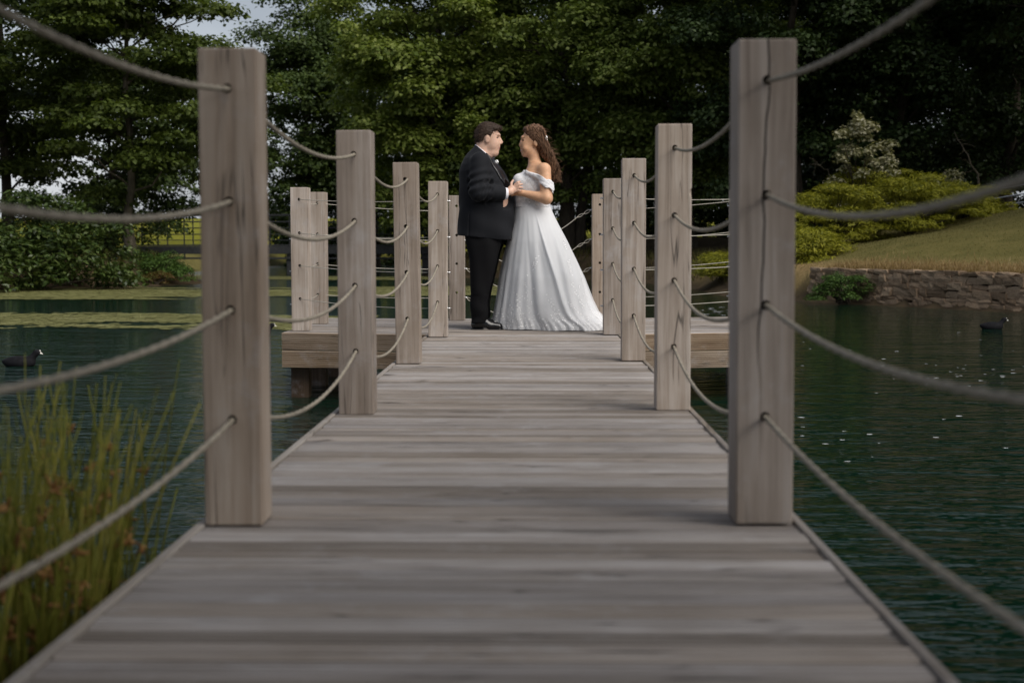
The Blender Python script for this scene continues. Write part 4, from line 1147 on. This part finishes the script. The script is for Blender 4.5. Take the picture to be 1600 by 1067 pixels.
# shirt collar and cuffs
f = Field((-.16, -.12, 1.40), (.10, .12, 1.62), .0045)
f.cap(G(757.5, 222), G(756, 252), .078, .088, 0)
def colr(D, X, Y, Z):
    pl = (Z - 1.560) + (X + .098) * .80
    return np.maximum(D, np.maximum(pl - .012, -pl - .035)) 
f.apply(colr); obj('shirt_collar', f.mesh('shirt_collar', MAT['shirt'], 1), groom)
for wr, el in ((RWR, REL), (LWR, LEL)):
    w, e_ = np.array(wr), np.array(el); d = (w - e_) / np.linalg.norm(w - e_)
    f = Field(w - .1, w + .12, .0048); f.cap(w - d * .05, w + d * .08, .051, .049, 0)
    f.apply(lambda D, X, Y, Z: np.maximum(D, np.maximum(((X - w[0]) * d[0] + (Y - w[1]) * d[1] + (Z - w[2]) * d[2]) - .024, -.035 - ((X - w[0]) * d[0] + (Y - w[1]) * d[1] + (Z - w[2]) * d[2]))))
    obj('shirt_cuff', f.mesh('shirt_cuff', MAT['shirt'], 0), groom)
f = Field(G(764, 256, -.06), G(786, 240, .06), .0045); f.ell(G(771.5, 249, -.018), (.014, .022, .018), .004).ell(G(771.5, 249, .018), (.014, .022, .018), .004)
obj('bow_tie', f.mesh('bow_tie', MAT['satin'], 0), groom)
f = Field(G(770, 262, -.17), G(786, 248, -.05), .004)
for k in range(5): f.ell(G(776.8 + 1.6 * math.cos(k * 1.26), 255.5 + 1.8 * math.sin(k * 1.26), -.115 + .006 * (k % 2)), (.009, .008, .009), .002)
obj('buttonhole_flower', f.mesh('buttonhole_flower', MAT['applique'], 0), groom)
# trousers
f = Field((-.32, -.32, -.01), (.30, .32, .99), .0065)
TP = [(.058, -.138, .006, .070), (.10, -.142, .002, .068), (.29, -.146, .010, .078), (.45, -.146, .045, .088), (.60, -.150, .088, .098), (.72, -.175, .118, .102), (.80, -.19, .13, .098), (.86, -.17, .13, .085)]
tf = lambda X, Y, Z: .005 * np.sin(Z * 34 + X * 18) * np.clip((.42 - Z) * 4, 0, 1) + .004 * np.sin(Z * 70 - X * 30 + Y * 20) * np.clip((.16 - Z) * 9, 0, 1) + .0035 * np.sin(X * 40 + Z * 6) * (Z > .3)
f.loft(TP, -.108, .02, disp=tf, e=2.2); f.loft([(r[0], r[1] + .012, r[2] + .012, r[3]) for r in TP], .108, .02, disp=tf, e=2.2)
f.loft([(.70, -.15, .10, .14), (.78, -.18, .12, .165), (.90, -.17, .13, .16)], 0, .03)
obj('trousers', f.mesh('trousers', MAT['trouser'], 1), groom)
for s_ in (-1, 1):
    f = Field((-.20, s_ * .11 - .08, -.005), (.20, s_ * .11 + .08, .14), .0048)
    f.cap((-.098, s_ * .108, .045), (.0, s_ * .110, .045), .042, .044, .01).cap((.0, s_ * .11, .035), (.098, s_ * .114, .027), .044, .034, .02).ell((-.05, s_ * .108, .075), (.062, .042, .045), .02)
    f.apply(lambda D, X, Y, Z: np.maximum(D, .010 - Z + .012 * ((X > -.035) & (X < -.005))))
    sh = obj('shoe', f.mesh('shoe', MAT['shoe'], 1), groom)
    f = Field((-.20, s_ * .11 - .08, -.005), (.20, s_ * .11 + .08, .04), .0045)
    f.cap((-.10, s_ * .108, .006), (.10, s_ * .114, .006), .046, .039, 0); f.apply(lambda D, X, Y, Z: np.maximum(np.maximum(D, Z - .013), .001 - Z + .009 * ((X > -.03) & (X < .01))))
    obj('sole', f.mesh('sole', MAT['shoe'], 0), sh)

# ---- bride
bride = empty('person', (0, PY + .07, 0), 'woman in an off-shoulder white lace wedding dress with long brown hair, facing left', 'person')
BP = [(1.425, -.055, .055, .07), (1.395, -.068, .098, .125), (1.36, -.088, .128, .155), (1.325, -.112, .143, .165), (1.27, -.158, .150, .162), (1.20, -.168, .142, .156), (1.12, -.166, .128, .140), (1.05, -.170, .128, .148)]
LS, LE, LW = Bp(851, 267, -.165), Bp(853.5, 311.5, -.225), Bp(817, 303.2, -.185)
RS, RE, RW = Bp(851, 267, .165), Bp(852.5, 312, .225), Bp(818, 304, .185)
f = Field((-.30, -.32, -.005), (.24, .32, 1.79), .0058)
f.loft([(r[0], r[1] + .012, r[2] - .008, r[3] - .006) for r in BP], k=0)
f.loft([(.75, -.16, .17, .17), (.90, -.165, .165, .175), (1.06, -.155, .12, .14)], 0, .03)
for s_ in (-1, 1):
    f.cap((.0, s_ * .09, .85), (-.02, s_ * .085, .48), .085, .055, .03).cap((-.02, s_ * .085, .48), (.0, s_ * .08, .12), .055, .036, .03).cap((.0, s_ * .08, .11), (-.13, s_ * .085, .03), .034, .026, .02)
f.cap(Bp(832, 236), Bp(837, 262), .047, .056, .03)                       # neck
f.cap(Bp(840, 261, -.07), Bp(849, 266.5, -.155), .040, .050, .04).cap(Bp(840, 261, .07), Bp(849, 266.5, .155), .040, .050, .04)   # shoulders
f.ell(Bp(833.5, 215.5), (.088, .072, .098), .02, rot=-.1)
f.ell(Bp(824, 227), (.062, .059, .083), .02, rot=.14)
f.ell(Bp(818.8, 242), (.022, .029, .021), .03).ell(Bp(826.5, 237.5), (.046, .050, .036), .03)
f.ell(Bp(816.2, 215.5), (.014, .04, .012), .014)
f.cap(Bp(814.4, 221), Bp(812.0, 228.0), .0065, .0085, .012)
f.ell(Bp(813.2, 229.4), (.008, .013, .006), .008)
f.ell(Bp(814.0, 233.4), (.0095, .022, .0055), .010).ell(Bp(814.6, 237.6), (.0095, .020, .006), .010)
f.ell(Bp(821, 233, -.046), (.020, .014, .018), .02).ell(Bp(821, 233, .046), (.020, .014, .018), .02)      # smiling cheeks
f.ell(Bp(816.0, 220.8, -.031), (.010, .012, .007), .010, sub=True).ell(Bp(816.0, 220.8, .031), (.010, .012, .007), .010, sub=True)
for s_ in (-1, 1):
    f.ell(Bp(836.8, 225.5, s_ * .069), (.018, .010, .029), .008, rot=.15).ell(Bp(836.2, 225.5, s_ * .081), (.008, .005, .015), .005, sub=True)
for sh, el, wr in ((LS, LE, LW), (RS, RE, RW)):
    f.cap(sh, el, .050, .050, .03).cap(el, wr, .050, .026, .018)
    s_ = -1 if sh[1] < 0 else 1
    f.cap(wr, Bp(812, 302.8, s_ * .182), .025, .026, .012).ell(Bp(809.5, 302.4, s_ * .176), (.030, .016, .027), .012, rot=-.25)
    for i in range(4):
        z0_ = 299.6 + i * 2.1
        f.cap(Bp(806.5, z0_, s_ * .170), Bp(801.5, z0_ - .3, s_ * .160), .0088, .0082, .003).cap(Bp(801.5, z0_ - .3, s_ * .160), Bp(798.8 + .8 * abs(i - 1.3), z0_ + 1.1, s_ * .140), .0082, .0068, .003)
    f.cap(Bp(811, 299.5, s_ * .165), Bp(807.5, 296.3, s_ * .152), .0105, .009, .006).cap(Bp(807.5, 296.3, s_ * .152), Bp(803.6, 295.6, s_ * .140), .009, .007, .003)
obj('body', f.mesh('body', MAT['skin_bride'], 1), bride)
f = Field(Bp(806, 248, -.06), Bp(824, 208, .06), .0032)
for s_ in (-1, 1): f.cap(Bp(814.6, 216.6, s_ * .018), Bp(820.2, 215.6, s_ * .052), .0036, .0026, .002)
obj('eyebrows', f.mesh('eyebrows', MAT['hair_bride'], 0), bride)
for s_ in (-1, 1):
    f = Field(Bp(808, 227, s_ * .034 - .02), Bp(824, 215, s_ * .034 + .02), .003); f.ell(Bp(817.4, 220.9, s_ * .042), (.0100, .0085, .0052), 0)
    obj('eye', f.mesh('eye', MAT['eye'], 0), bride)
f = Field(Bp(806, 243, -.045), Bp(824, 228, .045), .0032); f.ell(Bp(814.3, 233.9), (.0095, .026, .0036), 0).ell(Bp(814.9, 237.5), (.0095, .024, .0040), 0); obj('lips', f.mesh('lips', MAT['lip'], 0), bride)
f = Field(Bp(806, 243, -.045), Bp(824, 228, .045), .003); f.ell(Bp(814.6, 235.5), (.0105, .028, .0042), 0); obj('teeth', f.mesh('teeth', MAT['teeth'], 0), bride)
# neckline plane from the front of the chest down to the point of the sleeve
NA, NB = Bp(819, 267.0), Bp(866.5, 288.6)
nd = np.array([NB[0] - NA[0], NB[2] - NA[2]]); nd /= np.hypot(*nd); nn = np.array([-nd[1], nd[0]])
def above(X, Z): return (X - NA[0]) * nn[0] + (Z - NA[2]) * nn[1]
f = Field((-.30, -.32, 1.0), (.24, .32, 1.42), .0055)
f.loft(BP, k=0, grow=.007, disp=lambda X, Y, Z: .0016 * np.sin(X * 120) * np.sin(Z * 110 + Y * 90))
f.ell(Bp(812, 284, -.075), (.062, .075, .066), .03).ell(Bp(812, 284, .075), (.062, .075, .066), .03)
f.apply(lambda D, X, Y, Z: np.maximum(D, above(X, Z) + .004 * np.sin(X * 70 + Y * 60)))
bodice = obj('bodice', f.mesh('bodice', MAT['lace'], 1), bride)
for sh, el in ((LS, LE), (RS, RE)):
    f = Field((-.12, -.32, 1.10), (.24, .32, 1.45), .005)
    e2 = np.array(sh) + (np.array(el) - np.array(sh)) * .9
    f.cap(np.array(sh) + (0.004, 0, .0), e2 + (.004, 0, 0), .062, .068, 0)
    s_ = -1 if sh[1] < 0 else 1
    f.cap((-.055, s_ * .135, 1.335), (.02, s_ * .165, 1.315), .03, .045, .03)
    f.apply(lambda D, X, Y, Z: np.maximum(np.maximum(D + .0022 * np.sin(X * 130 + Z * 60) * np.sin(Z * 140 + Y * 70), above(X, Z) - .006 + .006 * np.sin(X * 75 + Y * 50)), -.062 - above(X, Z) + .006 * np.sin(X * 95 + Y * 40)))
    obj('lace_sleeve', f.mesh('lace_sleeve', MAT['lace'], 1), bride)
# skirt: rings that follow the dress outline, with folds growing to the hem and a train to the right
SK = np.array([(1.10, -.174, .133, .150), (1.055, -.178, .134, .156), (.98, -.184, .165, .185), (.93, -.188, .19, .21), (.75, -.235, .283, .29), (.58, -.272, .36, .35), (.44, -.298, .418, .40), (.24, -.325, .475, .45),
               (.15, -.338, .515, .47), (.10, -.345, .56, .485), (.06, -.350, .62, .50), (.03, -.354, .66, .51), (.004, -.358, .685, .52)])
nt_, nz_ = 260, 84
zz = np.concatenate([np.linspace(1.10, .16, 60), np.linspace(.15, .004, 24)])
th = np.arange(nt_) * 2 * math.pi / nt_
Zr = zz[:, None]; xa_ = np.interp(-zz, -SK[:, 0], SK[:, 1])[:, None]; xb_ = np.interp(-zz, -SK[:, 0], SK[:, 2])[:, None]; wy = np.interp(-zz, -SK[:, 0], SK[:, 3])[:, None]
cx_, rx_ = (xa_ + xb_) / 2, (xb_ - xa_) / 2
dn = np.clip((1.08 - Zr) / 1.08, 0, 1)
fr = np.random.default_rng(12); fold = np.zeros((nz_, nt_))
for k in range(44):
    t0 = fr.uniform(0, 2 * math.pi); wd_ = fr.uniform(.05, .17); amp = fr.uniform(-.10, .12); st_ = fr.uniform(0, .55); dr = fr.normal() * .22
    dth = (th - t0 - dr * dn + math.pi) % (2 * math.pi) - math.pi
    fold = fold + amp * np.exp(-(dth / (wd_ * (.55 + .6 * dn))) ** 2) * np.clip((dn - st_) / .4, 0, 1) ** .8 * (.6 + .4 * dn)
fold += .012 * np.sin(27 * th + 1.3 * np.sin(3 * th) + dn * 3) * dn + .015 * np.sin(5 * th + Zr * 11) * dn * (1 - dn) + .02 * np.sin(61 * th + 2 * np.sin(7 * th)) * np.clip((.12 - Zr) / .12, 0, 1)
fold = fold - .03 * dn
yc_ = 0 * Zr
X = cx_ + rx_ * np.cos(th) * (1 + fold * .55); Y = wy * np.sin(th) * (1 + fold * 1.1) * (1 - .5 * dn * (1 - np.cos(th)) / 2)
# the hem lies a little unevenly on the boards
Zg = Zr + np.where(Zr < .10, .012 * (1 + np.sin(9 * th + .7)) * np.clip((.10 - Zr) / .09, 0, 1) * np.where(Zr < .006, 0.25, 1), 0) + 0 * X
Y = Y + .10 * np.clip(X - .35, 0, 1) * 0
v = np.stack([X, Y, Zg], -1).reshape(-1, 3)
i = np.arange(nz_ - 1)[:, None]; j = np.arange(nt_)[None]; jn = (j + 1) % nt_
q = np.stack([i * nt_ + j, (i + 1) * nt_ + j, (i + 1) * nt_ + jn, i * nt_ + jn], -1).reshape(-1, 4)
skirt = obj('skirt', mesh_np('skirt', v, q, MAT['tulle'], True), bride)
# sheer overlayer of tulle floating just outside the skirt
ov = np.stack([cx_ + (X - cx_) * 1.0 + .012 * np.cos(th) * dn + .006 * np.sin(17 * th + Zr * 6) * dn, Y * (1 + .03 * dn) - .010 * np.sin(th) * 0 + .012 * np.sin(th) * dn, Zg + .003], -1)
mt = M('sheer_tulle', (.85, .86, .88), .7, .1)
tb_ = mt.n('ShaderNodeBsdfTransparent'); mm_ = mt.n('ShaderNodeMixShader', {0: .42, 1: tb_.outputs[0], 2: mt.b.outputs[0]}); mt.l(mm_.outputs[0], mt.out.inputs['Surface'])
obj('tulle_overlay', mesh_np('tulle_overlay', ov.reshape(-1, 3), q, mt.m, True), skirt)
# lace flowers sewn on towards the hem and down from the waist
rng = np.random.default_rng(77); V_ = []; F_ = []; nb = 0
grid = ov
def petal(c, nrm, r, kk=5):
    global nb
    nrm = nrm / np.linalg.norm(nrm); a = np.cross(nrm, rng.normal(size=3)); a /= np.linalg.norm(a); b = np.cross(nrm, a)
    for k in range(kk):
        g_ = k * 2 * math.pi / kk + rng.uniform(-.3, .3); rr_ = r * rng.uniform(.6, 1.2); d1 = a * math.cos(g_ - .3) + b * math.sin(g_ - .3); d2 = a * math.cos(g_ + .3) + b * math.sin(g_ + .3); d3 = a * math.cos(g_) + b * math.sin(g_)
        V_.extend([c + nrm * .001, c + d1 * rr_ * .6 + nrm * .0035, c + d3 * rr_ + nrm * .003, c + d2 * rr_ * .6 + nrm * .0035]); F_.append((nb, nb + 1, nb + 2, nb + 3)); nb += 4
def sew(zi, tj, r):
    tj = int(tj) % nt_; zi = int(np.clip(zi, 2, 82)); p0 = grid[zi, tj]
    n_ = np.cross(grid[zi, (tj + 1) % nt_] - p0, grid[zi - 1, tj] - p0); n_ = n_ * np.sign(n_ @ np.array([p0[0] - cx_[zi, 0], p0[1], .05]))
    petal(p0 + n_ / np.linalg.norm(n_) * .001, n_, r, int(rng.integers(3, 6)))
for k in range(620): sew(83 - rng.gamma(1.3, 7), rng.uniform(0, nt_), rng.uniform(.006, .013))        # dense hem border
for k in range(26):                                                                                   # sprays climbing from the hem
    t0, z0_ = rng.uniform(0, nt_), rng.uniform(54, 72); dr = rng.normal() * .8
    for q_ in range(13): sew(z0_ - q_ * 1.1, t0 + dr * q_ + rng.normal() * 1.2, rng.uniform(.006, .012))
for t0, z0_ in ((188, 38), (236, 26), (228, 40), (248, 48)):
    for q_ in range(14): sew(z0_ - q_ * .55, t0 + q_ * .35 + rng.normal() * 1.0, rng.uniform(.006, .011))
ob = obj('lace_applique', mesh_np('lace_applique', np.array(V_), np.array(F_), MAT['applique']), skirt); ob['kind'] = 'stuff'
f = Field((-.36, -.16, 0), (-.20, .0, .09), .005); f.cap((-.24, -.09, .03), (-.325, -.10, .022), .03, .02, .01); f.apply(lambda D, X, Y, Z: np.maximum(D, .006 - Z))
MAT['pinkshoe'] = simple('blush_shoe', (.55, .28, .22), .4, .4); obj('shoe', f.mesh('shoe', MAT['pinkshoe'], 1), bride)
# hair
f = Field((-.14, -.13, 1.15), (.26, .13, 1.79), .0055)
f.ell(Bp(836, 213), (.095, .084, .100), 0, rot=-.15).ell(Bp(843, 222), (.055, .078, .065), .03).ell(Bp(826, 204), (.05, .06, .035), .03)
f.cap(Bp(845, 224), Bp(855, 243), .060, .052, .03).cap(Bp(855, 243), Bp(864, 260), .050, .038, .03).cap(Bp(864, 260), Bp(868, 278), .036, .018, .02)
def bhair(D, X, Y, Z):
    px_ = X * PXM + 835; py_ = 384 - (Z - CAMZ) * PXM
    facecut = np.where(py_ > 206, (817.5 + .90 * (py_ - 206) - px_) / PXM, (815 - px_) / PXM)
    facecut = np.where(py_ > 230, (839.5 + .95 * np.maximum(py_ - 239, 0) - px_) / PXM, facecut)
    n_ = .0032 * (np.sin(X * 120 - Z * 190) + np.sin(Y * 160 + Z * 60 + X * 80) + np.sin(X * 230 + Y * 90))
    return np.maximum(D + n_, facecut)
f.apply(bhair); hair = obj('hair', f.mesh('hair', MAT['hair_bride'], 1), bride)
T = Tubes(); rng = np.random.default_rng(5)
for k in range(420):
    ay_ = rng.uniform(200, 222); a = np.array(Bp(rng.uniform(826 + 1.0 * max(0, ay_ - 206), 849), ay_, 0)); a[1] = rng.choice([-1, 1]) * rng.uniform(.02, .088)
    if rng.uniform() < .72: a[1] = -abs(a[1])
    b = np.array(Bp(rng.uniform(848, 860), rng.uniform(226, 242), a[1] * 1.0)); c = np.array(Bp(rng.uniform(858, 874), rng.uniform(248, 264), a[1] * .8)); e_ = np.array(Bp(rng.uniform(862, 876), rng.uniform(266, 286), a[1] * .55))
    t = np.linspace(0, 1, 22)[:, None]; p_ = (1 - t) ** 3 * a + 3 * (1 - t) ** 2 * t * b + 3 * (1 - t) * t * t * c + t ** 3 * e_
    ph = rng.uniform(0, 6.28); amp = .015 * t[:, 0] ** 1.1 * rng.uniform(.4, 1.6)
    p_[:, 0] += amp * np.sin(t[:, 0] * 16 + ph); p_[:, 1] += amp * np.cos(t[:, 0] * 16 + ph); p_[:, 2] += amp * .5 * np.sin(t[:, 0] * 13 + ph)
    T.add(p_, np.linspace(.0026, .0013, 22), 4)
for k in range(46):     # wisps lifted by the wind
    ay_ = rng.uniform(206, 268); a = np.array(Bp(846 + (ay_ - 206) * .38, ay_, rng.uniform(-.06, .04))); ln = rng.uniform(.04, .09)
    t = np.linspace(0, 1, 10)[:, None]; d_ = np.array([1, rng.normal() * .2, rng.normal() * .35]); p_ = a + d_ * ln * t + np.array([0, 0, 1]) * np.sin(t * 3.0) * rng.uniform(-.02, .035)
    T.add(p_, np.linspace(.0013, .0006, 10), 4)
ob = obj('strands', T.mesh('strands', MAT['hair_bride']), hair); ob['kind'] = 'stuff'
f = Field(Bp(846, 232, -.10), Bp(862, 208, .0), .004)
for k in range(7): f.ell(Bp(853.0 + 1.2 * math.sin(k * 2.1), 215 + k * 1.3, -.062 + .006 * math.cos(k * 1.7)), (.008, .007, .008), .002)
obj('hair_flowers', f.mesh('hair_flowers', MAT['applique'], 0), bride)
